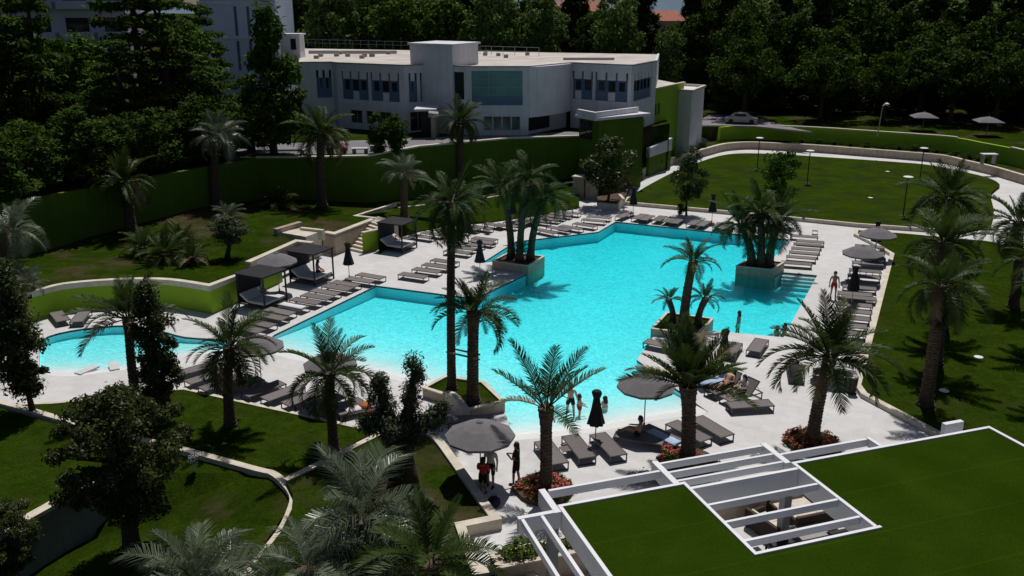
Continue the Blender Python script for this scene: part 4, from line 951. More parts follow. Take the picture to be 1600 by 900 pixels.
# ---- palms
def frond_mesh(name, L, droop, np_=26, lw=.42, wid=.034, vee=.45, seed=0, stalk=.16, limp=.25):
    r = random.Random(seed); mb = MB()
    N = 12; pts = []; x = z = 0.0; ang = 0.0
    for i in range(N + 1):
        pts.append(Vector((x, 0, z))); t = i / N
        ang = -droop * (t ** 1.4)
        x += L / N * math.cos(ang); z += L / N * math.sin(ang)
    mb.tube(pts, [.032 * (1 - .85 * i / N) for i in range(N + 1)], 4, cap=False)
    for k in range(np_):
        t = stalk + (1 - stalk) * (k + .5) / np_
        f = t * N; i = min(int(f), N - 1); p = pts[i].lerp(pts[i + 1], f - i); d = (pts[i + 1] - pts[i]).normalized()
        up = Vector((-d.z, 0, d.x))
        ll = L * lw * (math.sin(math.pi * (0.12 + .86 * ((t - stalk) / (1 - stalk)) ** .75)) ** .75) * .55 + .06
        for sgn in (-1, 1):
            ll2 = ll * r.uniform(.8, 1.15)
            fw = .55 + .35 * t + r.uniform(-.12, .12)
            dirv = (d * fw + Vector((0, sgn, 0)) * (1 - .35 * t) + up * (vee + r.uniform(-.15, .15))).normalized()
            q = p + dirv * ll2 * .55; e = p + dirv * ll2 + Vector((0, 0, -limp * ll2 * r.uniform(.6, 1.2)))
            w = d * wid * .5
            mb.add([p - w, p + w, q + w * 1.1, q - w * 1.1, e], [(0, 1, 2, 3), (3, 2, 4)])
    return mb.mesh(name)
FR = {}
for m, nm in ((FROND, 'g'), (FROND_BLUE, 'b'), (FROND_DRY, 'd')):
    for j, dr in enumerate((.35, .9, 1.5, 2.1)):
        for s in range(2):
            me = frond_mesh('frond', 2.5, dr, 34 if nm == 'b' else 34, seed=j * 10 + s, limp=.75 if nm == 'b' else .22, wid=.040 if nm == 'b' else .05, lw=.55 if nm == 'b' else .42); me.materials.append(m); FR[nm, j, s] = me
def add_fronds(t, top, n, L, kind, seed, e_hi=82, e_lo=-20, dry=.06, droop_shift=0, spread=1.0, az0=0):
    r = random.Random(seed); phi = r.uniform(0, 6.28); lop = r.uniform(5, 13)
    for k in range(n):
        f = (k + .5) / n; az = az0 + k * 2.39996 * spread + r.uniform(-.35, .35)
        el = e_hi + (e_lo - e_hi) * f ** .85 + r.uniform(-11, 11) + lop * math.cos(az - phi)
        j = max(0, min(3, (0 if el > 62 else 1 if el > 30 else 2 if el > 0 else 3) + droop_shift))
        kd = 'd' if (f > .78 and r.random() < dry * 6) else kind
        o = link('frond', FR[kd, j, r.randrange(2)], None, t)
        s = L / 2.5 * r.uniform(.74, 1.14) * (.8 if f < .12 else 1)
        o.location = top + Vector((math.cos(az), math.sin(az), 0)) * .08
        o.rotation_euler = Euler((r.uniform(-.35, .35), -R(el), az), 'XYZ'); o.scale = (s, s, s)
def palm_trunk(h, r0, r1, dx, dy, seed, boots=.35, ring=.13):
    r = random.Random(seed); mb = MB(); n = 12; rows = max(6, int(h / ring))
    def ctr(t): return Vector((dx * t * t, dy * t * t, h * t))
    k0 = 0; prev = None
    for i in range(rows):
        t = i / (rows - 1); base = r0 + (r1 - r0) * t + (.35 * r0 * math.exp(-t * h / .25)) + (boots * r1 * math.exp(-((1 - t) * h / .45) ** 2))
        for half in (0, 1):
            z = t * h + half * ring * .75; c = ctr(min(1, z / h))
            for j in range(n):
                a = 2 * math.pi * (j + (.5 if i % 2 else 0)) / n
                bump = 1 + (.0 if half == 0 else .13) * (1 if j % 2 else .45) + r.uniform(-.03, .03)
                mb.v.append((c.x + base * bump * math.cos(a), c.y + base * bump * math.sin(a), z))
    tot = rows * 2
    for i in range(tot - 1):
        for j in range(n): mb.f.append((i * n + j, i * n + (j + 1) % n, (i + 1) * n + (j + 1) % n, (i + 1) * n + j))
    mb.f.append(tuple((tot - 1) * n + j for j in range(n)))
    return mb.mesh('trunk')
def palm(bpx, cpx, z0, label, L=2.2, n=30, r0=.2, r1=.17, kind='g', group=None, name='date_palm', seed=0, base=None, **kw):
    b = base if base is not None else P(bpx[0], bpx[1], z0); tp = PD(cpx[0], cpx[1], b.y)
    h = tp.z - z0; dx = tp.x - b.x
    t = thing(name, label, 'palm', (b.x, b.y, z0), 0, group)
    boots = kw.pop('boots', .35)
    link('trunk', palm_trunk(h, r0, r1, dx, 0, seed, boots), TRUNK, t)
    add_fronds(t, Vector((dx, 0, h + .05)), n, L, kind, seed, **kw)
    return t
palm((360, 665), (358, 545), .06, 'date palm on the near lawn left of the open parasol', 2.15, 34, .22, .18, seed=1, e_lo=-45)
palm((213, 632), (200, 500), .06, 'date palm in front of the lagoon pool', 2.5, 22, .2, .17, seed=2, e_lo=5)
palm((522, 707), (514, 585), .06, 'date palm on near lawn before the pool beach corner', 2.2, 30, .2, .17, seed=3, e_lo=-35, e_hi=75)
palm((706, 608), (706, 318), .4, 'tallest thin-trunked palm in the pool edge planter', 2.3, 34, .2, .16, name='tall_palm', seed=4, e_lo=-50, boots=.8)
palm((739, 628), (740, 490), .4, 'stout palm with braces in the pool edge planter', 2.2, 30, .26, .22, seed=5, e_lo=-15)
palm((853, 770), (853, 640), 0, 'sparse palm with few upright fronds beside the red flowers', 2.6, 11, .22, .2, seed=6, e_hi=82, e_lo=14, boots=.4, droop_shift=-1)
palm((1074, 722), (1075, 606), 0, 'bushy palm beside the grey open parasol and pergola', 2.6, 48, .27, .25, seed=7, e_lo=24, e_hi=86, boots=.35, droop_shift=-1)
palm((1268, 697), (1297, 560), 0, 'leaning bushy palm on the right of the deck', 2.7, 36, .25, .2, seed=8, e_lo=-10)
gm = 'three palms in the middle planter'
palm((1068, 507), (1083, 410), .3, 'tallest palm in the middle pool planter', 1.6, 24, .26, .2, group=gm, seed=9, e_lo=-5, boots=.2)
palm((1052, 503), (1045, 470), .3, 'small left palm in the middle pool planter', 1.0, 16, .16, .13, group=gm, seed=10, e_lo=10)
palm((1090, 506), (1102, 468), .3, 'small right palm in the middle pool planter', 1.2, 18, .18, .14, group=gm, seed=11, e_lo=-5)
gl = 'palms in the left peninsula planter'
palm((799, 402), (783, 290), .5, 'left palm of the cluster in the left peninsula planter', 2.5, 26, .25, .2, group=gl, seed=12, e_lo=-25)
palm((812, 408), (826, 283), .5, 'middle palm of the cluster in the left peninsula planter', 2.4, 28, .24, .19, group=gl, seed=13, e_lo=-20)
palm((829, 406), (850, 312), .5, 'right leaning palm of the cluster in left peninsula planter', 2.5, 28, .25, .2, group=gl, seed=14, e_lo=-30)
palm((808, 408), (812, 395), .5, 'tiny palm sprouting between trunks in left peninsula planter', 1.1, 14, .12, .1, group=gl, seed=15, e_lo=10)
gr = 'palms in the right corner planter'
palm((1174, 414), (1157, 352), .5, 'left palm of the cluster in the right corner planter', 2.4, 28, .28, .22, group=gr, seed=16, e_lo=-30)
palm((1188, 416), (1187, 333), .5, 'middle palm of the cluster in the right corner planter', 2.4, 28, .27, .2, group=gr, seed=17, e_lo=-25)
palm((1201, 415), (1216, 345), .5, 'right palm of the cluster in the right corner planter', 2.4, 28, .28, .22, group=gr, seed=18, e_lo=-30)
go = 'palms on the right lawn'
palm((1446, 633), (1470, 447), .16, 'nearest palm on the right lawn', 2.3, 30, .27, .22, group=go, seed=19, e_lo=-60)
palm((1462, 568), (1474, 380), .16, 'second palm on right lawn behind the nearest one', 2.5, 34, .25, .2, group=go, seed=20, e_lo=-35)
palm((1472, 513), (1483, 312), .16, 'third palm on right lawn farthest from the camera', 2.5, 32, .25, .2, group=go, seed=21, e_lo=-25)
palm((1583, 480), (1592, 350), .16, 'palm cut by the right edge with dark trunk', 2.5, 34, .27, .22, group=go, seed=22, e_lo=-35)
palm((1612, 545), (1628, 410), .16, 'palm just off the right edge, fronds reaching in', 2.4, 30, .25, .2, group=go, seed=23, e_lo=-20)
palm((1632, 620), (1668, 440), .16, 'palm off the right edge casting frond shadows on lawn', 2.4, 30, .25, .2, group=go, seed=24, e_lo=-20)
palm((336, 330), (340, 215), 1.5, 'silvery palm against the left of the green retaining wall', 2.3, 40, .35, .28, 'b', seed=25, e_lo=-30)
palm((206, 367), (195, 285), 1.5, 'dark palm on the left slope against the green wall', 2.7, 32, .38, .32, seed=26, e_lo=-25)
palm((503, 322), (502, 208), 1.4, 'palm with arching crown in front of the building left end', 3.1, 36, .36, .28, seed=27, e_lo=-35)
palm((718, 300), (720, 192), .6, 'arching palm in front of the building entrance', 2.7, 40, .34, .28, seed=28, e_lo=-40, base=P(718, 300, .6))
palm((632, 343), (632, 272), 1.0, 'silvery sparse palm above the garden stairs', 2.0, 26, .3, .26, 'b', seed=29, e_lo=0)
palm((0, 440), (20, 360), 1.6, 'silvery palm at the left edge of the slope', 2.2, 26, .3, .26, 'b', seed=30, e_lo=-30)
# low clumping palms and cycads on the left slope
def rosette(px, py, z, L, n, kind, label, name, seed, e_lo=5, group=None, **kw):
    t = thing(name, label, 'palm', P(px, py, z), 0, group)
    link('trunk', palm_trunk(.35, .18, .16, 0, 0, seed), TRUNK, t)
    add_fronds(t, Vector((0, 0, .35)), n, L, kind, seed, e_lo=e_lo, **kw); return t
for k, (x, y, L, lab) in enumerate(((258, 408, 1.9, 'front cycad of the clump on the left slope'), (285, 386, 1.8, 'rear cycad of the clump on the left slope'), (225, 396, 1.8, 'left cycad of the clump on the left slope'), (300, 412, 1.3, 'small right cycad of the clump on the left slope'), (435, 325, 1.7, 'dark cycad below the wall left of the arching palm'))):
    rosette(x, y, 1.6, L, 30, 'g', lab, 'cycad', 60 + k, e_lo=0, group='cycads on the left slope')
rosette(355, 345, 1.5, 1.5, 22, 'b', 'silvery agave-like rosette below the green wall', 'silver_rosette', 70)
for k, (x, y) in enumerate(((15, 462), (48, 455), (30, 442))):
    rosette(x, y, 1.65, 1.1, 26, 'b', ('left', 'right', 'rear')[k] + ' pale yucca of the clump at left edge of slope', 'yucca', 80 + k, e_lo=-10, group='yuccas at the left edge')
# foreground silvery palms
palm((560, 872), (565, 812), .3, 'big silvery pindo palm in the near bed', 3.0, 40, .3, .28, 'b', name='pindo_palm', seed=40, e_lo=-35, droop_shift=1, e_hi=80)
palm((690, 960), (672, 880), .3, 'olive-green palm at the bottom right of the near bed', 2.5, 26, .26, .24, 'g', name='date_palm', seed=41, e_lo=-30, droop_shift=0, e_hi=80)
palm((310, 985), (310, 912), -.6, 'silvery pindo palm cut by the bottom edge', 2.6, 32, .26, .24, 'b', name='pindo_palm', seed=42, e_lo=-25, droop_shift=1)
palm((470, 960), (480, 890), 0, 'lower pindo palm between the two silvery crowns', 2.0, 18, .22, .2, 'b', name='pindo_palm', seed=43, e_lo=-30, droop_shift=1)
# brace boards between the two tall palms
b0, b1 = PD(706, 548, P(706, 608, .4).y), PD(741, 556, P(739, 628, .4).y)
bd = thing('trunk_brace', 'wooden brace boards strapped between the two tall palms', 'brace', (b0.x, b0.y, b0.z))
for s in (-.27, .27):
    dd = (b1 - b0).normalized(); o_ = Vector((0, s, 0)); mb = MB()
    mb.tube([b0 - dd * .4 + o_, b1 + dd * .4 + o_], .05, 4); mb.build('board', mat('weathered_timber', (.26, .2, .15), rough=.9), bd, world=True)
# flower beds
def flower_bed(px, py, rad, label, seed, flowers=True):
    t = thing('flower_bed', label, 'flower bed', P(px, py))
    r = random.Random(seed)
    MB().lathe([(rad, 0), (rad, .16), (rad - .1, .18), (0.02, .2)], 20).build('soil_mound', SOIL, t)
    cl = []
    for q_ in range(46):
        a, q2 = r.uniform(0, 6.28), rad * .98 * math.sqrt(r.random()); cl.append((q2 * math.cos(a), q2 * math.sin(a), .3 - .16 * (q2 / rad) ** 3, .2, .16))
    link('foliage', leaf_mesh('foliage', cl, 60, .075, seed), LEAF_MID, t)
    cf = [(c[0], c[1], c[2] + .1, .17, .1) for c in cl if r.random() < .75]
    link('blossoms', leaf_mesh('blossoms', cf, 42, .06, seed + 1, 1.0, 1.1), PETAL, t)
flower_bed(851, 768, 1.05, 'round bed of red flowers under the sparse palm', 1)
flower_bed(1074, 724, 1.1, 'round bed of red flowers under the bushy palm by pergola', 2)
flower_bed(1268, 694, 1.05, 'round bed of red flowers under the leaning palm', 3)
# ================================================================== SUNBEDS, PARASOLS, CABANAS
def lounger_meshes():
    d = {}
    f = MB()
    for s in (-1, 1): f.box(-1.0, 1.0, s * .35 - .02, s * .35 + .02, .29, .33)
    for x in (-1.0, .96): f.box(x, x + .04, -.33, .33, .29, .33)
    d['frame'] = f.mesh('frame'); d['frame'].materials.append(BRONZE)
    l = MB()
    for s in (-1, 1): l.box(-.02, .02, s * .35 - .02, s * .35 + .02, .0, .29)
    l.box(-.02, .02, -.33, .33, .0, .035); d['leg'] = l.mesh('leg'); d['leg'].materials.append(BRONZE)
    s_ = MB(); n = 10
    for i in range(n + 1):
        x = -.96 + 1.92 * i / n
        for y in (-.33, 0, .33): s_.v.append((x, y, .325 - (.018 if y == 0 else 0) * math.sin(math.pi * i / n) ** .3))
    for i in range(n):
        for j in range(2): s_.f.append((i * 3 + j, (i + 1) * 3 + j, (i + 1) * 3 + j + 1, i * 3 + j + 1))
    d['sling'] = s_.mesh('sling'); d['sling'].materials.append(SLING)
    s2 = MB(); s2.box(-.96, .22, -.33, .33, .312, .326); d['seat'] = s2.mesh('seat_sling'); d['seat'].materials.append(SLING)
    ca, sa = math.cos(R(48)), math.sin(R(48))
    M = Matrix(((ca, 0, -sa, .22), (0, 1, 0, 0), (sa, 0, ca, .32), (0, 0, 0, 1)))
    b = MB(); b.box(0, .78, -.33, .33, -.007, .007, M); d['back'] = b.mesh('backrest'); d['back'].materials.append(SLING)
    bf = MB()
    for y in (-.35, .35): bf.box(0, .8, y - .018, y + .018, -.018, .018, M)
    bf.box(.77, .8, -.33, .33, -.018, .018, M); d['backframe'] = bf.mesh('backrest_frame'); d['backframe'].materials.append(BRONZE)
    st = MB()
    for y in (-.3, .3): st.tube([(.6, y, .74), (.9, y, .32)], .014, 5)
    d['strut'] = st.mesh('backrest_strut'); d['strut'].materials.append(BRONZE)
    return d
LM = lounger_meshes()
def lounger(loc, ang, label, group, raised=False):
    t = thing('sun_lounger', label, 'sun lounger', (loc.x, loc.y, 0), R(ang), group)
    link('frame', LM['frame'], None, t)
    for x in (-.95, .95):
        o = link('leg', LM['leg'], None, t); o.location = (x, 0, 0)
    if raised:
        link('seat_sling', LM['seat'], None, t); b = link('backrest', LM['back'], None, t)
        link('backrest_frame', LM['backframe'], None, b); link('backrest_strut', LM['strut'], None, b)
    else: link('sling', LM['sling'], None, t)
    return t
def row(pts, ang, fmt, group, raised=()):
    out = []
    for k, (x, y) in enumerate(pts):
        a = ang[k] if isinstance(ang, (list, tuple)) else ang
        out.append(lounger(P(x, y, .32), a + rnd.uniform(-2.5, 2.5), fmt % ordinal(k), group, k in raised))
    return out
row([(579, 431), (563, 437), (540, 443), (527, 449), (508, 456), (495, 463), (478, 470), (458, 477), (437, 486), (425, 494), (405, 505), (388, 513)], -27, '%s lounger from the pool corner in row beside the cabanas', 'loungers beside the cabanas')
row([(695, 408), (682, 415), (667, 422), (646, 430)], -27, '%s lounger counted towards camera, group left of stout palm', 'loungers on the left deck')
row([(757, 373), (753, 378), (737, 382), (724, 387), (715, 393)], -27, '%s lounger from the far end near the middle closed parasol', 'loungers by the middle closed parasol')
row([(659, 369), (677, 365), (697, 361), (714, 359), (732, 356), (752, 355), (772, 351), (792, 352), (806, 348), (822, 346)], [-30, -30, -32, -34, -36, -36, -38, -30, -30, -30], '%s lounger from the far cabana along the middle lawn', 'loungers along the middle lawn')
row([(842, 345), (857, 342), (866, 338), (876, 335), (889, 332)], -28, '%s lounger from left in the far corner group by the gate', 'loungers in the far corner')
row([(854, 361), (873, 357), (892, 355), (914, 351), (928, 344), (936, 339)], [-40, -38, -36, -34, -24, -20], '%s lounger from left along the far left pool edge', 'loungers on the far left pool edge')
row([(975, 336), (1000, 338), (1011, 340), (1031, 341), (1046, 343), (1058, 345), (1085, 347), (1099, 349), (1124, 352), (1137, 354)], [56, 60, 60, 62, 62, 62, 62, 62, 64, 64], '%s lounger from left in the row along the far pool edge', 'loungers along the far pool edge')
row([(1257, 369), (1266, 377), (1262, 382), (1259, 389), (1256, 395), (1252, 402), (1245, 411)], -18, '%s lounger from the back in the stack right of the planter', 'loungers right of the palm planter')
row([(1359, 385), (1359, 394), (1360, 403), (1356, 411), (1352, 423), (1350, 432), (1347, 441), (1343, 449)], -17, '%s lounger from the back under the right parasols', 'loungers under the right parasols')
row([(1336, 459), (1342, 465), (1335, 476), (1333, 486), (1330, 496), (1325, 508), (1322, 520)], -17, '%s lounger from the back in right row behind the leaning palm', 'loungers behind the leaning palm')
row([(302, 577), (323, 588), (345, 598), (378, 600), (412, 607), (442, 613), (475, 621), (505, 628), (535, 634), (560, 636)], [47, 47, 47, 47, 47, 47, 45, 44, 40, 30], '%s lounger from left in the row along the near lawn', 'loungers along the near lawn')
row([(735, 655), (748, 668)], [2, -4], '%s of two shaded loungers behind the large near parasol', 'loungers behind the large near parasol')
row([(861, 706), (904, 697), (950, 694), (1000, 683), (1034, 679), (1076, 673), (1112, 666)], [-70, -73, -72, -22, -50, -56, -60], '%s lounger from left in the nearest row by the beach entry', 'loungers in the nearest row')
row([(1132, 604)], 38, '%s reclined lounger with a sunbather by the dark closed parasol', 'pool side sunbathers loungers', (0,))
row([(1158, 616)], 30, '%s reclined lounger in front of the other sunbather', 'pool side sunbathers loungers', (0,)) 
row([(1172, 631)], 10, '%s flat lounger in front of the two reclined ones', 'pool side sunbathers loungers')
row([(1036, 538), (1144, 545), (1184, 539)], [-30, 65, 62], '%s lounger from left beside the middle planter', 'loungers beside the middle planter')
row([(93, 494), (126, 494)], [-52, -80], '%s lounger from left on the deck above the lagoon', 'loungers above the lagoon')
row([(1243, 578)], 255, '%s reclined lounger seen from behind with bare legs showing', 'lounger seen from behind', (0,))
row([(1305, 582)], -10, '%s lounger in shade beside the black bin', 'lounger by the bin')

# towels and mats lying on sunbeds
def towel(px, py, z, ang, L, w, m, label, name='towel'):
    c = P(px, py, z); t = MB(); n = 10; r = random.Random(int(px))
    for i in range(n + 1):
        for j in range(5):
            x = -L / 2 + L * i / n; y = -w / 2 + w * j / 4
            t.v.append((x, y + r.uniform(-.02, .02), .012 + r.uniform(0, .02) - (.12 if j in (0, 4) and w > .66 else 0)))
    for i in range(n):
        for j in range(4): t.f.append((i * 5 + j, (i + 1) * 5 + j, (i + 1) * 5 + j + 1, i * 5 + j + 1))
    o = t.build(name, m, None, smooth=True); o.location = (c.x, c.y, z); o.rotation_euler = (0, 0, R(ang))
    sm = o.modifiers.new('thick', 'SOLIDIFY'); sm.thickness = .012
    return tag(o, label, 'towel')
towel(458, 477, .335, -27, 1.7, .7, TOWELW, 'white towel spread on a lounger beside the nearest cabana')
towel(1038, 682, .335, -50, 1.5, .74, TOWELB, 'pale blue towel over a lounger under the grey parasol')
towel(560, 636, .335, 30, 1.2, .7, TOWELW, 'white towel on the last lounger of the near lawn row')
towel(1120, 592, .40, 12, 1.9, .9, TOWELB, 'pale blue mat on the low daybed behind the bushy palm')
db = thing('low_daybed', 'low dark daybed with pale mat behind the bushy palm', 'daybed', P(1120, 596, 0), R(12))
MB().box(-1.0, 1.0, -.45, .45, .06, .33).build('base', NAVY, db); MB().box(-.98, .98, -.43, .43, .333, .39).build('mattress', MATT, db)
for x in (-.9, .9):
    for y in (-.38, .38): MB().box(x - .03, x + .03, y - .03, y + .03, 0, .06).build('foot', BLACKMET, db)

# parasols
def parasol(px, py, label, h=2.55, rad=1.28, sides=10, rz=0, tilt=0, group='open grey parasols', base_px=None):
    b = P(px, py); t = thing('open_parasol', label, 'parasol', b, rz, group)
    MB().lathe([(.30, 0), (.30, .05), (.28, .07), (.06, .08), (.045, .3), (.02, .31)], 16).build('base', STONE, t)
    MB().tube([(0, 0, .05), (0, 0, h - .02)], .024, 8).build('pole', METAL, t)
    c = MB(); n = sides; rim = h - .55
    ringz = []
    for (r, z) in ((.03, h), (rad * .5, h - .2), (rad, rim), (rad * .985, rim - .10)):
        for j in range(n): c.v.append((r * math.cos(2 * math.pi * j / n), r * math.sin(2 * math.pi * j / n), z))
    for k in range(3):
        for j in range(n): c.f.append((k * n + j, k * n + (j + 1) % n, (k + 1) * n + (j + 1) % n, (k + 1) * n + j))
    c.f.append(tuple(range(n)))
    can = c.build('canopy', CANOPY, t)
    s = can.modifiers.new('cloth', 'SOLIDIFY'); s.thickness = .008
    MB().lathe([(.14, h - .02), (.1, h + .02), (.02, h + .05)], 10).build('vent_cap', CANOPY, t)
    for j in range(n):
        a = 2 * math.pi * j / n; MB().tube([(0.03 * math.cos(a), .03 * math.sin(a), h - .06), (rad * .97 * math.cos(a), rad * .97 * math.sin(a), rim - .02)], .009, 4).build('rib', METAL, t)
    return t
parasol(1006, 671, 'grey open parasol over the nearest loungers by the beach', 2.55, 1.22)
parasol(751, 757, 'large grey open parasol above the person in red', 2.6, 1.3)
parasol(409, 601, 'grey open parasol behind the near lawn date palm', 2.5, 1.2)
parasol(520, 632, 'grey open parasol half hidden by the lawn palm crown', 2.5, 1.2)
parasol(437, 458, 'grey open parasol between the two left cabanas', 2.6, 1.25)
parasol(1366, 408, 'rear grey open parasol on the right deck', 2.45, 1.28)
parasol(1342, 440, 'front grey open parasol on the right deck', 2.45, 1.28)
parasol(1300, 590, 'open parasol hidden by the leaning palm near the bin', 2.3, 1.1)
def closed_parasol(px, py, label, h=2.6):
    t = thing('closed_parasol', label, 'parasol', P(px, py), rnd.uniform(0, 1), 'closed black parasols')
    MB().lathe([(.28, 0), (.28, .05), (.05, .07), (.04, .28), (.02, .29)], 14).build('base', STONE, t)
    MB().tube([(0, 0, .05), (0, 0, 1.0)], .024, 8).build('pole', METAL, t)
    k = h / 2.6
    prof = [(.05, .95), (.33, 1.0), (.29, 1.2), (.21, 1.6), (.15, 1.95), (.12, 2.12), (.15, 2.22), (.185, 2.36), (.15, 2.45), (.03, 2.5)]
    MB().lathe([(r, z * k) for r, z in prof], 20, wob=lambda i, j: 1 + .16 * math.cos(j * math.pi * .8 + i * .35)).build('furled_canopy', CANDARK, t)
    MB().lathe([(.14, 2.07 * k), (.14, 2.13 * k)], 12).build('tie_strap', BLACKC, t)
    return t
for x, y, lab in ((546, 436, 'closed black parasol on deck between cabanas and pool corner'), (732, 383, 'closed black parasol among the middle deck loungers'), (750, 432, 'closed dark parasol behind the stout palm crown'), (989, 337, 'closed black parasol left of the far pool edge row'), (1112, 349, 'closed black parasol right of the slender tree'), (1366, 398, 'closed black parasol behind the right open parasols'), (930, 697, 'closed black parasol at the beach entry among nearest loungers'), (1128, 590, 'closed black parasol behind the two sunbathers'), (801, 352, 'closed black parasol behind the left planter palms'), (1330, 478, 'closed dark parasol in the right row above the leaning palm')):
    closed_parasol(x, y, lab)
# cabanas
def cabana(corner_px, label, rz=-27, person=False):
    c = P(*corner_px); t = thing('cabana_bed', label, 'cabana', c, R(rz), 'black framed cabana beds')
    W, D, Hh = 2.0, 1.9, 2.05     # local x along front, y backwards; origin = near left corner
    for x in (0, W):
        for y in (0, D): MB().box(x - .04, x + .04, y - .04, y + .04, 0, Hh).build('post', BLACKMET, t)
    MB().box(-.1, W + .1, -.1, D + .1, Hh + .003, Hh + .08).build('roof', CANDARK, t)
    MB().box(-.03, .03, .05, D - .05, .25, Hh - .02).build('side_curtain', CANDARK, t)
    for (a, b_, c_, d_) in ((.04, W - .04, -.03, .03), (.04, W - .04, D - .03, D + .03)): MB().box(a, b_, c_, d_, .22, .3).build('rail', BLACKMET, t)
    MB().box(W - .03, W + .03, .04, D - .04, .22, .3).build('rail', BLACKMET, t)
    MB().box(.05, W - .05, .05, D - .05, .3, .36).build('bed_slats', BLACKMET, t)
    MB().box(.62, W - .06, .07, D - .07, .363, .5).build('mattress', MATT, t)
    M = Matrix.Translation((.62, 0, .42)) @ Matrix.Rotation(R(180 + 35), 4, 'Y')
    MB().box(0, .68, .07, D - .07, -.08, .06, M).build('raised_backrest', MATT, t)
    return t
cabana((374, 480), 'nearest black cabana bed with striped cushion on left deck')
cabana((454, 441), 'middle black cabana bed with a sitting sunbather')
cabana((593, 391), 'farthest black cabana bed beside the garden stairs')

# small slatted side tables by the loungers
def side_table(px, py, label, rz=0):
    t = thing('side_table', label, 'table', P(px, py), R(rz), 'low side tables')
    MB().box(-.22, .22, -.22, .22, .27, .29).build('top', SLING, t)
    for x in (-.2, .2):
        for y in (-.2, .2): MB().box(x - .012, x + .012, y - .012, y + .012, 0, .27).build('leg', BRONZE, t)
for x, y, lab, a in ((884, 711, 'low side table between two nearest loungers', -72), (762, 366, 'low table beside the middle deck loungers', -27), (1273, 366, 'low table behind the stacked right loungers', -20), (1358, 478, 'low table at the right kerb among loungers', -17), (1352, 468, 'second low table at the right kerb among loungers', -17), (1358, 430, 'low table under the front right parasol', -17)): side_table(x, y, lab, a)

# bin
bn = thing('litter_bin', 'black litter bin with steel rim at the deck corner', 'bin', P(1331, 615))
MB().lathe([(.2, 0), (.21, .04), (.15, .08), (.17, .2), (.21, .75), (.2, .8)], 18).build('body', BLACKMET, bn, smooth=True)
MB().lathe([(.215, .803), (.22, .86), (.17, .89), (.1, .86)], 18).build('rim', METAL, bn, smooth=True)

# bags and small belongings
def bag(px, py, z, m, label, name='beach_bag', s=.3):
    t = thing(name, label, 'bag', P(px, py, z))
    MB().lathe([(s * .5, 0), (s * .62, s * .3), (s * .55, s * .8), (s * .4, s * .95), (.02, s)], 12, wob=lambda i, j: 1 + .12 * math.sin(j * 2.1 + i)).build('body', m, t, smooth=True)
    MB().tube([(-s * .3, 0, s * .85), (-s * .2, 0, s * 1.35), (s * .2, 0, s * 1.35), (s * .3, 0, s * .85)], .012, 5).build('handle', m, t)
bag(572, 645, 0, ORANGE, 'orange bag at the end of the near lawn lounger row', s=.5)
bag(772, 790, 0, NAVY, 'dark blue bag on the paving below the large parasol', s=.35)

# lamps
def lawn_lamp(px, py, ty, label):
    b = P(px, py, .25); h = PD(px, ty, b.y).z - .25
    t = thing('lawn_lamp', label, 'lamp', (b.x, b.y, .25), 0, 'lamp posts on the back lawn')
    MB().lathe([(.35, 0), (.35, .03), (.08, .05)], 14).build('foot', BLACKMET, t)
    MB().tube([(0, 0, .03), (0, 0, h)], .05, 8).build('post', BLACKMET, t)
    MB().lathe([(.1, h - .02), (.36, h + .003), (.40, h + .05), (.32, h + .08), (.02, h + .11)], 20).build('disc_head', PERG, t)
for x, y, ty, lab in ((1411, 337, 277, 'nearest disc-headed lamp post on the back lawn'), (1437, 281, 232, 'right rear disc-headed lamp post on the back lawn'), (1261, 286, 236, 'left disc-headed lamp post on the back lawn'), (1183, 264, 216, 'far left disc-headed lamp post on the back lawn')): lawn_lamp(x, y, ty, lab)
b = P(1371, 213, 2.6); sl_ = thing('street_lamp', 'white bent-top street lamp above the far bank', 'lamp', b)
hh = PD(1381, 163, b.y); dx = hh.x - b.x; hz = hh.z - 2.6
MB().tube([(0, 0, 0), (dx * .5, 0, hz * .8), (dx * .8, 0, hz * .96), (dx + .3, 0, hz)], [.07, .06, .05, .05], 8).build('post', METAL, sl_)
MB().lathe([(.1, 0), (.3, .08), (.25, .2), (.05, .28)], 12, (dx + .35, 0, hz - .1)).build('head', PERG, sl_)
for k, (x, y, z, lab) in enumerate(((1387, 268, .26, 'small white disc in back lawn nearer the rear lamp'), (1360, 309, .26, 'small white disc in the middle of the back lawn'), (1475, 611, .17, 'small white disc on right lawn beside nearest palm'), (1529, 558, .17, 'small white disc on right lawn towards right edge'))):
    c = P(x, y, z); o = MB().lathe([(.2, 0), (.22, .02), (.12, .04), (.02, .045)], 12).build('lawn_disc', PERG); o.location = c; tag(o, lab, 'light fitting', 'white discs in the lawns')
wt_ = thing('white_table', 'small white table on the far curved bank', 'table', P(1543, 256, 1.2))
MB().box(-.8, .8, -.4, .4, 1.0, 1.08).build('top', PERG, wt_)
for x in (-.6, .6): MB().box(x - .06, x + .06, -.3, .3, 0, 1.0).build('leg', STONE, wt_)
for x, y, lab in ((1441, 203, 'left grey parasol above the far bank under trees'), (1541, 211, 'right grey parasol above the far bank under trees')):
    c = P(x, y, 2.6); t = parasol(x, y, lab, 2.2, 2.0, 4, .6, group='parasols above the far bank'); t.location = (c.x, c.y, 2.55)
c = P(1158, 193, 2.57)
car = thing('parked_car', 'pale parked car on the road beyond the bank', 'car', (c.x, c.y, 2.57), R(-15))
cb = MB(); prof = [(-2.0, .3), (-2.0, .8), (-1.5, .9), (-.9, 1.4), (.6, 1.4), (1.2, .95), (2.0, .8), (2.0, .3)]
cb.v = [(x, s * .85 * (.85 if z > 1.2 else 1), z) for s in (-1, 1) for x, z in prof]; n = len(prof)
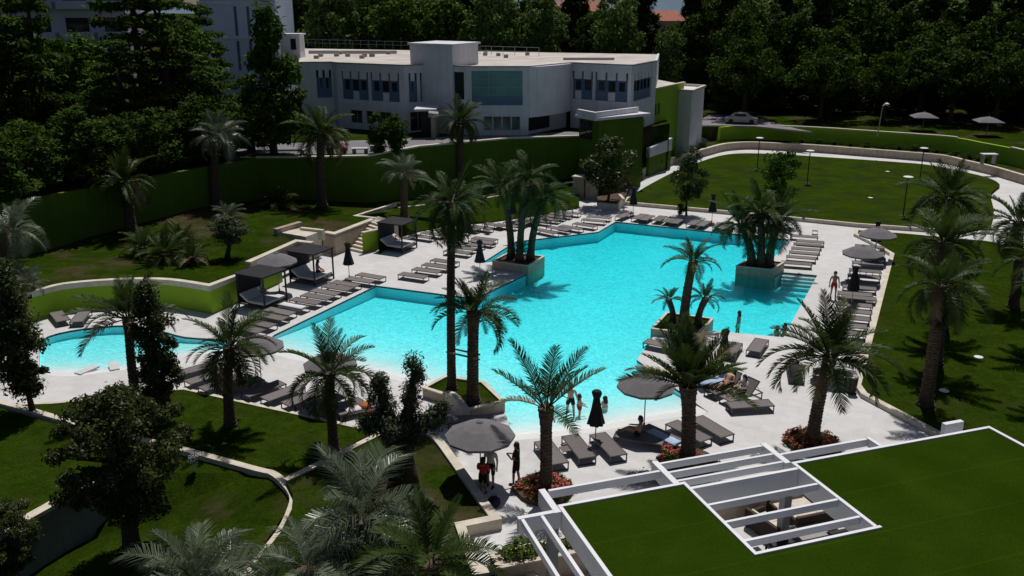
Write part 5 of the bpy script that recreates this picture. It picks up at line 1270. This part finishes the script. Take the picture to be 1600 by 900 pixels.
cb.f = [tuple(range(n)), tuple(range(2 * n - 1, n - 1, -1))] + [(i, (i + 1) % n, n + (i + 1) % n, n + i) for i in range(n)]
cb.build('body', METAL, car); MB().box(-.8, .55, -.87, .87, 1.0, 1.32).build('window', GLASS, car)
for x in (-1.3, 1.3):
    for y in (-.8, .8): w = MB().tube([(x, y - .1, .32), (x, y + .1, .32)], .32, 14).build('wheel', BLACKMET, car)
# terrace bits
for k, (x, y, lab) in enumerate(((516, 241, 'red flower pot on the terrace edge left of the bushes'), (536, 241, 'second red flower pot on the terrace edge'))):
    t = thing('flower_pot', lab, 'pot', P(x, y, 5.02), 0, 'terrace flower pots')
    MB().lathe([(.22, 0), (.32, .5), (.3, .55)], 12).build('pot', mat('dark_red_glaze', (.25, .03, .03)), t)
    link('flowers', leaf_mesh('flowers', [(0, 0, .75, .35, .25)], 120, .1, 9 + k), PETAL, t)
for k, (x0, x1, y, lab) in enumerate(((418, 480, 236, 'left white bench slab on the terrace'), (550, 575, 233, 'middle white bench slab on the terrace'), (578, 600, 229, 'right white bench slab on the terrace'))):
    c = P((x0 + x1) / 2, y, 5.4); w = (x1 - x0) * .057 / 1
    t = thing('terrace_bench', lab, 'bench', (c.x, c.y, 5.02), R(5), 'white slabs on the terrace')
    MB().box(-w / 2, w / 2, -.25, .25, .38, .48).build('slab', WHITE, t)
    for s in (-.35, .35): MB().box(s * w - .15, s * w + .15, -.2, .2, 0, .38).build('support', STONE, t)

# ================================================================== PERGOLA
PO = P(875, 790, 3.2); PA = R(18.5)
perg = thing('roof_pergola', 'white steel pergola with green turf roof over the terrace lounge', 'pergola', (PO.x, PO.y, 0), PA)
# local axes: x along the front edge, y = -v (v towards the camera)
def pb(name, u0, u1, v0, v1, z0, z1, m=PERG): return MB().box(u0, u1, -v1, -v0, z0, z1).build(name, m, perg)
ZP = 3.2
for u0, u1, v0, v1 in ((.06, 4.0, .06, 16), (4.0, 8.02, 3.88, 16), (8.02, 15.8, .06, 16)):
    pb('turf_roof', u0, u1, v0, v1, ZP - .3, ZP - .05, TURF)
# white rims
def rim(u0, u1, v0, v1): pb('rim', u0, u1, v0, v1, ZP - .45, ZP)
rim(-.06, 4.0, -.06, .055); rim(-.06, .055, .058, 16); rim(4.003, 4.11, -.06, 3.77); rim(4.003, 8.1, 3.773, 3.875); rim(7.9, 8.015, -.06, 3.77); rim(8.018, 15.8, -.06, .055); rim(15.803, 15.93, -.06, 16)
# inner fascia below the rims
pb('fascia', -.02, .03, .06, 16, 2.45, ZP - .453); pb('fascia', 7.92, 8.0, 0, 3.7, 2.45, ZP - .453); pb('fascia', 4.05, 4.1, 0, 3.7, 2.45, ZP - .453)
# front frame, left bay
pb('beam', .0, 3.7, -.98, -.88, ZP - .28, ZP - .02); pb('beam', -.28, -.08, -1.05, .3, ZP - .55, ZP - .01); 
pb('beam', 3.72, 3.92, -1.5, -.065, ZP - .5, ZP)
# middle bay rafters in front and inside the opening
for v in (-1.33, -.74, -.2): pb('rafter', 3.93, 7.68, v - .045, v + .045, ZP - .24, ZP - .01)
pb('fascia_beam', 4.12, 7.89, .24, .36, 2.55, ZP - .02)
for v in (1.29, 2.23, 3.2): pb('rafter', 4.12, 7.89, v - .045, v + .045, ZP - .24, ZP - .02)
pb('beam', 7.7, 7.9, -1.45, -.065, ZP - .5, ZP - .005)
# right bay front
pb('beam', 7.92, 11.3, -.7, -.6, ZP - .28, ZP - .02); pb('beam', 11.32, 11.44, -.72, -.065, ZP - .3, ZP)
# left overhang
pb('beam', -1.36, -.07, .12, .27, ZP - .5, ZP - .02); 
for u0 in (-1.25, -.66):
    M_ = MB(); M_.box(u0 - .05, u0 + .05, -16, -.28, ZP - .25, ZP - .03); M_.build('rafter', PERG, perg)
# columns
for u, v in ((8.0, -.25), (4.0, -.25), (-.1, -.9 + .6), (-.9, 3.2), (8.0, 4.3), (4.0, 4.3), (15.5, .3), (12, .3), (-.9, 7.0), (15.5, 5)):
    pb('column', u - .14, u + .14, v - .14, v + .14, 0, ZP - .5, mat('grey_steel', (.33, .33, .35), rough=.5))
pb('end_wall', 14.4, 15.2, -.62, -.45, 0, ZP + .1)
# lounge furniture underneath
def U(u, v, z=0): a = Vector((math.cos(PA), math.sin(PA), 0)); b_ = Vector((math.sin(PA), -math.cos(PA), 0)); return Vector((PO.x, PO.y, z)) + a * u + b_ * v
def sofa(u, v, ang, label, w=1.7):
    t = thing('lounge_sofa', label, 'sofa', U(u, v), PA + R(ang), 'lounge sofas under the pergola')
    MB().box(-w / 2, w / 2, -.4, .4, .12, .3).build('seat_frame', WICKER, t)
    MB().box(-w / 2, w / 2, .3, .42, .303, .72).build('back_frame', WICKER, t)
    for x in (-w / 2, w / 2 - .1): MB().box(x, x + .1, -.4, .297, .303, .58).build('arm', WICKER, t)
    n = 2
    for k in range(n):
        x0 = -w / 2 + .12 + k * (w - .24) / n; x1 = x0 + (w - .24) / n - .02
        MB().box(x0, x1, -.38, .2, .303, .43).build('seat_cushion', CREAM, t); MB().box(x0, x1, .2 + .003, .297, .36, .7).build('back_cushion', CREAM, t)
    for x in (-w / 2 + .06, w / 2 - .06):
        for y in (-.35, .35): MB().box(x - .03, x + .03, y - .03, y + .03, 0, .12).build('foot', BLACKMET, t)
sofa(9.4, -1.85, 0, 'cream cushioned sofa farthest under the pergola opening'); sofa(9.6, -.9, 180, 'cream cushioned sofa in the middle under the opening')
sofa(8.0, -.95, 100, 'cream cushioned sofa left of the column under the opening', 1.5); sofa(1.6, 1.2, -75, 'sofa glimpsed under the left pergola rafters', 1.5)
def ltable(u, v, label, m=BLACKMET, w=.9, top=None):
    t = thing('lounge_table', label, 'table', U(u, v), PA, 'low tables under the pergola')
    MB().box(-w / 2, w / 2, -w / 2, w / 2, .36, .41).build('top', top or m, t)
    for x in (-w / 2 + .04, w / 2 - .04):
        for y in (-w / 2 + .04, w / 2 - .04): MB().box(x - .025, x + .025, y - .025, y + .025, 0, .36).build('leg', m, t)
ltable(9.0, -.05, 'grey low table between the pergola sofas', BLACKMET, 1.1, STONE); ltable(9.9, .55, 'black low table at right of the pergola opening'); ltable(7.7, .35, 'black low table left of the pergola column'); ltable(8.9, .75, 'black low table at the near side of the opening')
# planters by the pergola
pp = thing('stone_planter', 'long travertine planter box beside the pergola left bay', 'planter', U(-1.6, -1.35), PA)
MB().box(-.0, 3.6, -.42, .42, 0, .78).build('body', TRAV, pp); 
mb = MB(); mb.prism([(-.05, -.47), (3.65, -.47), (3.65, .47), (-.05, .47)], .783, .84, holes=[[(.1, -.3), (3.5, -.3), (3.5, .3), (.1, .3)]]); mb.build('coping', COPING, pp)
link('plants', leaf_mesh('plants', [(.5 + .2 * k, .1 * (-1) ** k, .95 + .1 * (k % 3), .3, .22) for k in range(5)] + [(1.8 + .25 * k, .05, .9, .2, .14) for k in range(5)], 130, .085, 91), LEAF_LIME, pp)
p2 = thing('stone_planter', 'long travertine planter seen through the pergola opening', 'planter', U(6.5, -2.3), PA)
MB().box(-1.8, 2.2, -.35, .35, 0, .7).build('body', TRAV, p2); MB().box(-1.85, 2.25, -.4, .4, .703, .76).build('coping', COPING, p2)
link('plants', leaf_mesh('plants', [(-.6 + .3 * k, .05 * (-1) ** k, .85, .2, .15) for k in range(9)], 90, .085, 92), LEAF_LIME, p2)
nl_ = MB(); nl_.prism([P(x, y, .25) for x, y in ((749, 893), (817, 882), (835, 910), (760, 930))], -.1); struct('corner_lawn', nl_, LAWN)
lav = thing('lavender_bush', 'small grey-violet lavender bush in front of the pergola beam', 'shrub', P(1005, 753))
MB().tube([(0, 0, 0), (0, 0, .2)], .03, 5).build('stem', BARK, lav); link('foliage', leaf_mesh('foliage', [(-.4, 0, .25, .28, .2), (.1, 0, .28, .3, .22), (.5, .05, .25, .25, .18)], 170, .06, 93, .8, 2.5), mat('lavender_leaf', (.16, .15, .26), (.09, .09, .14), island=.6), lav)
# ================================================================== PEOPLE
def person(label, joints, loc, rz, skin, clothes, hair=.09, hl=.12):
    """joints: dict of positions; one skinned body; clothes: list of (name, material, set of bones, cut function)"""
    J = {k: Vector(v) for k, v in joints.items()}
    verts = []; rad = []; edges = []; idx = {}
    def V(n, p, r): idx[n] = len(verts); verts.append(Vector(p)); rad.append(r); return idx[n]
    def Ed(a, b): edges.append((idx[a], idx[b]))
    V('pelvis', J['pelvis'], .125); V('waist', J['pelvis'].lerp(J['chest'], .5), .11); V('chest', J['chest'], .135)
    V('neck0', J['chest'].lerp(J['head'], .45), .06); up = (J['head'] - J['chest']).normalized()
    fw = Vector(joints.get('face', (0, 1, 0))).normalized()
    V('chin', J['head'] - up * .07 + fw * .01, .075); V('head', J['head'] + up * .02, .095); V('crown', J['head'] + up * .10 - fw * .01, .06)
    V('nose', J['head'] + fw * .112 - up * .015, .014)
    for a, b in (('pelvis', 'waist'), ('waist', 'chest'), ('chest', 'neck0'), ('neck0', 'chin'), ('chin', 'head'), ('head', 'crown'), ('head', 'nose')): Ed(a, b)
    for s in 'LR':
        V('hip' + s, J['hip' + s], .095); V('thigh' + s, J['hip' + s].lerp(J['knee' + s], .45), .082); V('knee' + s, J['knee' + s], .055); V('calf' + s, J['knee' + s].lerp(J['ankle' + s], .3), .056); V('ankle' + s, J['ankle' + s], .036); V('toe' + s, J['toe' + s], .03)
        for a, b in (('pelvis', 'hip'), ('hip', 'thigh'), ('thigh', 'knee'), ('knee', 'calf'), ('calf', 'ankle'), ('ankle', 'toe')): Ed(a if a == 'pelvis' else a + s, b + s)
        V('sho' + s, J['sho' + s], .06); V('elb' + s, J['elb' + s], .042); V('wri' + s, J['wri' + s], .028)
        hd = (J['wri' + s] - J['elb' + s]).normalized(); sd_ = hd.cross(Vector((.2, .3, 1))).normalized(); V('palm' + s, J['wri' + s] + hd * .07, .03)
        Ed('chest', 'sho' + s); Ed('sho' + s, 'elb' + s); Ed('elb' + s, 'wri' + s); Ed('wri' + s, 'palm' + s)
        for q in range(4):
            o = sd_ * (.027 - .018 * q); L = (.07, .08, .075, .055)[q]; b = J['wri' + s] + hd * .085 + o
            V('f%d%s' % (q, s), b + hd * L * .5, .009); V('g%d%s' % (q, s), b + hd * L * .9 + hd.cross(sd_) * .015, .008); Ed('palm' + s, 'f%d%s' % (q, s)); Ed('f%d%s' % (q, s), 'g%d%s' % (q, s))
        V('t' + s, J['wri' + s] + hd * .05 + sd_ * .05, .01); V('u' + s, J['wri' + s] + hd * .09 + sd_ * .065, .009); Ed('wri' + s, 't' + s); Ed('t' + s, 'u' + s)
    me = bpy.data.meshes.new('sk'); me.from_pydata([tuple(v) for v in verts], edges, [])
    ob = bpy.data.objects.new('sk', me); COL.objects.link(ob)
    ob.modifiers.new('s', 'SKIN'); sv = me.skin_vertices[0].data
    for i, r in enumerate(rad): sv[i].radius = (r, r); sv[i].use_root = (i == 0)
    ss = ob.modifiers.new('u', 'SUBSURF'); ss.levels = 2; ss.render_levels = 2
    dg = bpy.context.evaluated_depsgraph_get()
    bm_ = bpy.data.meshes.new_from_object(ob.evaluated_get(dg)); bpy.data.objects.remove(ob); bm_.name = 'body'
    bm_.materials.clear(); bm_.materials.append(skin)
    bm_.polygons.foreach_set('use_smooth', [True] * len(bm_.polygons))
    t = thing('person', label, 'person', loc, rz)
    link('body', bm_, None, t)
    names = list(idx); P_ = np.array([tuple(v) for v in verts]); segs = [(names[a], names[b], P_[a], P_[b]) for a, b in edges]
    co = np.empty(len(bm_.vertices) * 3); bm_.vertices.foreach_get('co', co); co = co.reshape(-1, 3)
    nm = np.empty(len(bm_.vertices) * 3); bm_.vertices.foreach_get('normal', nm); nm = nm.reshape(-1, 3)
    best = np.full(len(co), 9.0); bi = np.zeros(len(co), int); bt = np.zeros(len(co))
    for k, (a, b, p, q) in enumerate(segs):
        d = q - p; tt = np.clip(((co - p) @ d) / max(1e-9, d @ d), 0, 1); dist = np.linalg.norm(co - p - tt[:, None] * d, axis=1)
        m = dist < best; best[m] = dist[m]; bi[m] = k; bt[m] = tt[m]
    sk = [(s[0].rstrip('LR') + '-' + s[1].rstrip('LR')) for s in segs]
    def piece(name, m, sel, off):
        keep = np.array([any(sk[bi[i]] == key and lo <= bt[i] <= hi for key, lo, hi in sel) for i in range(len(co))])
        fs = [tuple(p.vertices) for p in bm_.polygons if all(keep[v] for v in p.vertices)]
        if not fs: return
        used = sorted({v for f in fs for v in f}); mp = {v: i for i, v in enumerate(used)}
        b = MB(); b.v = [tuple(co[v] + nm[v] * off) for v in used]; b.f = [tuple(mp[v] for v in f) for f in fs]
        b.build(name, m, t, smooth=True, recalc=False)
    for name, m, sel in clothes: piece(name, m, sel, .012)
    hb = MB(); c = J['head'] + up * .035 - fw * .022; ax = up.cross(fw).normalized(); f2 = ax.cross(up)
    n = 10
    for i in range(7):
        ph = -.35 + (math.pi / 2 + .35) * i / 6
        for j in range(n):
            a = 2 * math.pi * j / n; rr = .112 * math.cos(ph)
            x, y = math.cos(a) * rr, math.sin(a) * rr
            low_ = (-hl if (y < 0 and i == 0) else 0)
            hb.v.append(tuple(c + ax * x + f2 * min(y, .075) + up * (.115 * math.sin(ph) + low_)))
    for i in range(6):
        for j in range(n): hb.f.append((i * n + j, i * n + (j + 1) % n, (i + 1) * n + (j + 1) % n, (i + 1) * n + j))
    hb.build('hair', HAIR, t, smooth=True)
    return t
TRUNKS = [('pelvis-waist', 0, .7), ('pelvis-hip', 0, 1), ('hip-thigh', 0, 1)]
SHORTS = TRUNKS + [('thigh-knee', 0, .8)]
SHIRT = [('pelvis-waist', .3, 1), ('waist-chest', 0, 1), ('chest-neck0', 0, .5), ('chest-sho', 0, 1), ('sho-elb', 0, .6)]
SUIT = [('pelvis-waist', 0, 1), ('pelvis-hip', 0, 1), ('waist-chest', 0, .85), ('hip-thigh', 0, .35)]
TROUS = SHORTS + [('thigh-knee', 0, 1), ('knee-calf', 0, 1), ('calf-ankle', 0, .8)]
SHOES = [('calf-ankle', .9, 1), ('ankle-toe', 0, 1)]
BRA = [('waist-chest', .55, 1)]
def W(px, py, depth): q = P(px, py, -.07); return Vector((q.x, q.y, -.07 - depth))
def stand(h=1.7, stride=.0, arms='down', wide=.0):
    k = h / 1.7
    j = dict(pelvis=(0, 0, .93), chest=(0, .0, 1.30), head=(0, .02, 1.58), hipL=(-.1, 0, .88), hipR=(.1, 0, .88),
             kneeL=(-.11 - wide / 2, .03 + stride / 2, .49), kneeR=(.11 + wide / 2, .03 - stride / 2, .49), ankleL=(-.11 - wide, stride, .07), ankleR=(.11 + wide, -stride, .07),
             toeL=(-.13 - wide, stride + .17, .03), toeR=(.13 + wide, -stride + .17, .03), shoL=(-.19, 0, 1.38), shoR=(.19, 0, 1.38))
    if arms == 'down': j.update(elbL=(-.25, -.03, 1.1), elbR=(.25, -.03, 1.1), wriL=(-.27, .06, .86), wriR=(.27, .06, .86))
    if arms == 'hips': j.update(elbL=(-.42, -.06, 1.17), elbR=(.27, -.02, 1.1), wriL=(-.2, .05, 1.0), wriR=(.3, .1, .88))
    if arms == 'front': j.update(elbL=(-.24, .08, 1.1), elbR=(.24, .08, 1.1), wriL=(-.08, .27, 1.15), wriR=(.08, .27, 1.17))
    if arms == 'low': j.update(elbL=(-.26, .1, 1.12), elbR=(.26, .1, 1.12), wriL=(-.22, .33, .98), wriR=(.22, .33, .98))
    return {n: tuple(c * k for c in v) for n, v in j.items()}
def recline(back=45, seat=.41, knees=.0):
    """feet towards -x, head towards +x (like the lounger); local"""
    b = R(back); px = .12; c = (px + .37 * math.cos(b), 0, seat + .06 + .37 * math.sin(b)); h = (px + .66 * math.cos(b) - .02, 0, seat + .08 + .66 * math.sin(b))
    return dict(pelvis=(px, 0, seat + .05), chest=c, head=h, face=(-math.sin(b) , .15, math.cos(b) * .8), hipL=(px - .02, -.1, seat + .03), hipR=(px - .02, .1, seat + .03),
                kneeL=(px - .42, -.12, seat + .05 + knees), kneeR=(px - .42, .12, seat + .02 + knees * .4), ankleL=(px - .82, -.1, seat - .0), ankleR=(px - .82, .1, seat - .0), toeL=(px - .86, -.12, seat + .15), toeR=(px - .86, .12, seat + .15),
                shoL=(c[0] + .04, -.19, c[2] + .06), shoR=(c[0] + .04, .19, c[2] + .06), elbL=(c[0] - .1, -.27, c[2] - .16), elbR=(c[0] - .1, .27, c[2] - .16), wriL=(c[0] - .3, -.14, c[2] - .12), wriR=(c[0] - .3, .14, c[2] - .12))
def sit(seat=.42):
    return dict(pelvis=(0, 0, seat + .08), chest=(0, .04, seat + .46), head=(0, .1, seat + .74), hipL=(-.1, .02, seat + .06), hipR=(.1, .02, seat + .06), kneeL=(-.14, .4, seat + .12), kneeR=(.14, .42, seat + .1),
                ankleL=(-.14, .52, seat - .26), ankleR=(.14, .52, seat - .28), toeL=(-.15, .68, seat - .32), toeR=(.15, .68, seat - .34), shoL=(-.18, .03, seat + .53), shoR=(.18, .03, seat + .53), elbL=(-.26, .16, seat + .3), elbR=(.26, .16, seat + .3), wriL=(-.16, .36, seat + .2), wriR=(.16, .36, seat + .2))
def sitlong(seat=.42):
    return dict(pelvis=(.1, 0, seat + .08), chest=(.17, 0, seat + .45), head=(.13, 0, seat + .73), face=(-1, 0, -.2), hipL=(.08, -.1, seat + .06), hipR=(.08, .1, seat + .06), kneeL=(-.28, -.12, seat + .32), kneeR=(-.3, .12, seat + .25), ankleL=(-.62, -.1, seat + .04), ankleR=(-.68, .1, seat + .04), toeL=(-.76, -.1, seat + .03), toeR=(-.82, .1, seat + .03),
                shoL=(.18, -.18, seat + .52), shoR=(.18, .18, seat + .52), elbL=(.02, -.25, seat + .32), elbR=(.02, .25, seat + .32), wriL=(-.22, -.16, seat + .34), wriR=(-.22, .16, seat + .34))
person('person in dark top and shorts standing on paving right of large parasol', stand(1.75, .08, 'front'), P(807, 757), R(70), SKIN_TAN, [('shirt', BLACKC, SHIRT), ('shorts', BLACKC, SHORTS), ('shoes', BLACKC, SHOES)])
person('person in red shirt and dark shorts under the large parasol', stand(1.45, .05, 'front'), P(755, 771), R(-10), SKIN_TAN, [('shirt', REDC, SHIRT), ('shorts', BLACKC, SHORTS), ('shoes', BLACKC, SHOES)])
person('person in pale top partly hidden by the large parasol', stand(1.7, .05, 'down'), P(767, 760), R(160), SKIN, [('shirt', WHITEC, SHIRT), ('shorts', BLACKC, SHORTS), ('shoes', BLACKC, SHOES)], hl=.25)
person('bather with hand on hip standing in the shallow water', stand(1.72, .04, 'hips', .06), W(891, 647, .25), R(-10), SKIN, [('swimsuit', BLACKC, TRUNKS + [('pelvis-waist', 0, 1)])])
person('child reaching forward behind the standing bather', stand(1.15, .04, 'low'), W(905, 645, .3), R(-80), SKIN, [('swimsuit', REDC, TRUNKS)])
person('dark-haired child sitting in shallow water right of the bather', stand(1.1, .0, 'low'), W(945, 636, .62), R(30), SKIN, [('swimsuit', WHITEC, BRA + TRUNKS)], hl=.2)
person('bather wading waist-deep near the right pool side', stand(1.65, .05, 'down'), W(1154, 504, .95), R(60), SKIN_TAN, [('swimsuit', WHITEC, BRA + TRUNKS)], hl=.2)
person('left of two dark-haired bathers resting at the right pool edge', stand(1.7, .0, 'low'), W(1214, 521, 1.25), R(-60), SKIN_TAN, [('trunks', BLACKC, TRUNKS)])
person('walker in swimwear on the right deck beside the pool', stand(1.75, .14, 'down'), P(1301, 467), R(170), SKIN_TAN, [('trunks', REDC, TRUNKS), ('sandals', BLACKC, SHOES)])
person('paddler hidden behind the sparse palm trunk at the beach', stand(1.65, .12, 'low'), P(853, 684, -.03), R(200), SKIN_TAN, [('trunks', BLACKC, TRUNKS)])
person('sunbather reclining in swimwear on lounger by dark closed parasol', recline(44, .41, .1), P(1132, 604, .0 + .32) - Vector((0, 0, .32)), R(38), SKIN, [('bikini', BLACKC, BRA + TRUNKS)], hl=.2)
person('sunbather in pale top and blue shorts sitting on reclined lounger', sitlong(.38), P(1158, 616, .32) - Vector((0, 0, .32)), R(30), SKIN, [('top', WHITEC, SHIRT), ('shorts', NAVY, SHORTS + [('thigh-knee', 0, 1)])], hl=.25)
person('tanned sunbather in shade under the grey parasol by beach', sitlong(.38), P(994, 681, .32) - Vector((0, 0, .32)), R(-22 + 0), SKIN_TAN, [('trunks', BLACKC, TRUNKS)])
person('sunbather whose bare legs show on lounger seen from behind', recline(46, .39, .35), P(1243, 578, .32) - Vector((0, 0, .32)), R(255), SKIN, [('trunks', BLACKC, TRUNKS)])
person('sunbather with long hair sitting in the middle cabana', sit(.45), P(494, 440, .0) + Vector((0, .5, 0)), R(-60), SKIN, [('bikini', BLACKC, BRA + TRUNKS)], hl=.25)
person('sunbather lying back in the farthest cabana', recline(30, .53, .25), P(614, 388, 0) + Vector((-.1, .7, 0)), R(153), SKIN, [('trunks', REDC, TRUNKS)])
person('dark silhouette sunbather resting in the nearest cabana', recline(35, .53, .2), P(398, 474, 0) + Vector((.1, .6, 0)), R(153), SKIN_TAN, [('trunks', BLACKC, TRUNKS)])
person('tanned sunbather leaning forward behind the near lawn palm', sitlong(.38), P(380, 601, .32) - Vector((0, 0, .32)), R(47 + 180), SKIN_TAN, [('trunks', BLACKC, TRUNKS)])
person('sunbather in red beside the near lawn palm trunk', sitlong(.38), P(344, 598, .32) - Vector((0, 0, .32)), R(47 + 180), SKIN_TAN, [('trunks', REDC, TRUNKS)])
person('right of two dark-haired bathers resting at the right pool edge', stand(1.65, .0, 'low'), W(1226, 517, 1.2), R(100), SKIN_TAN, [('swimsuit', BLACKC, SUIT)], hl=.2)
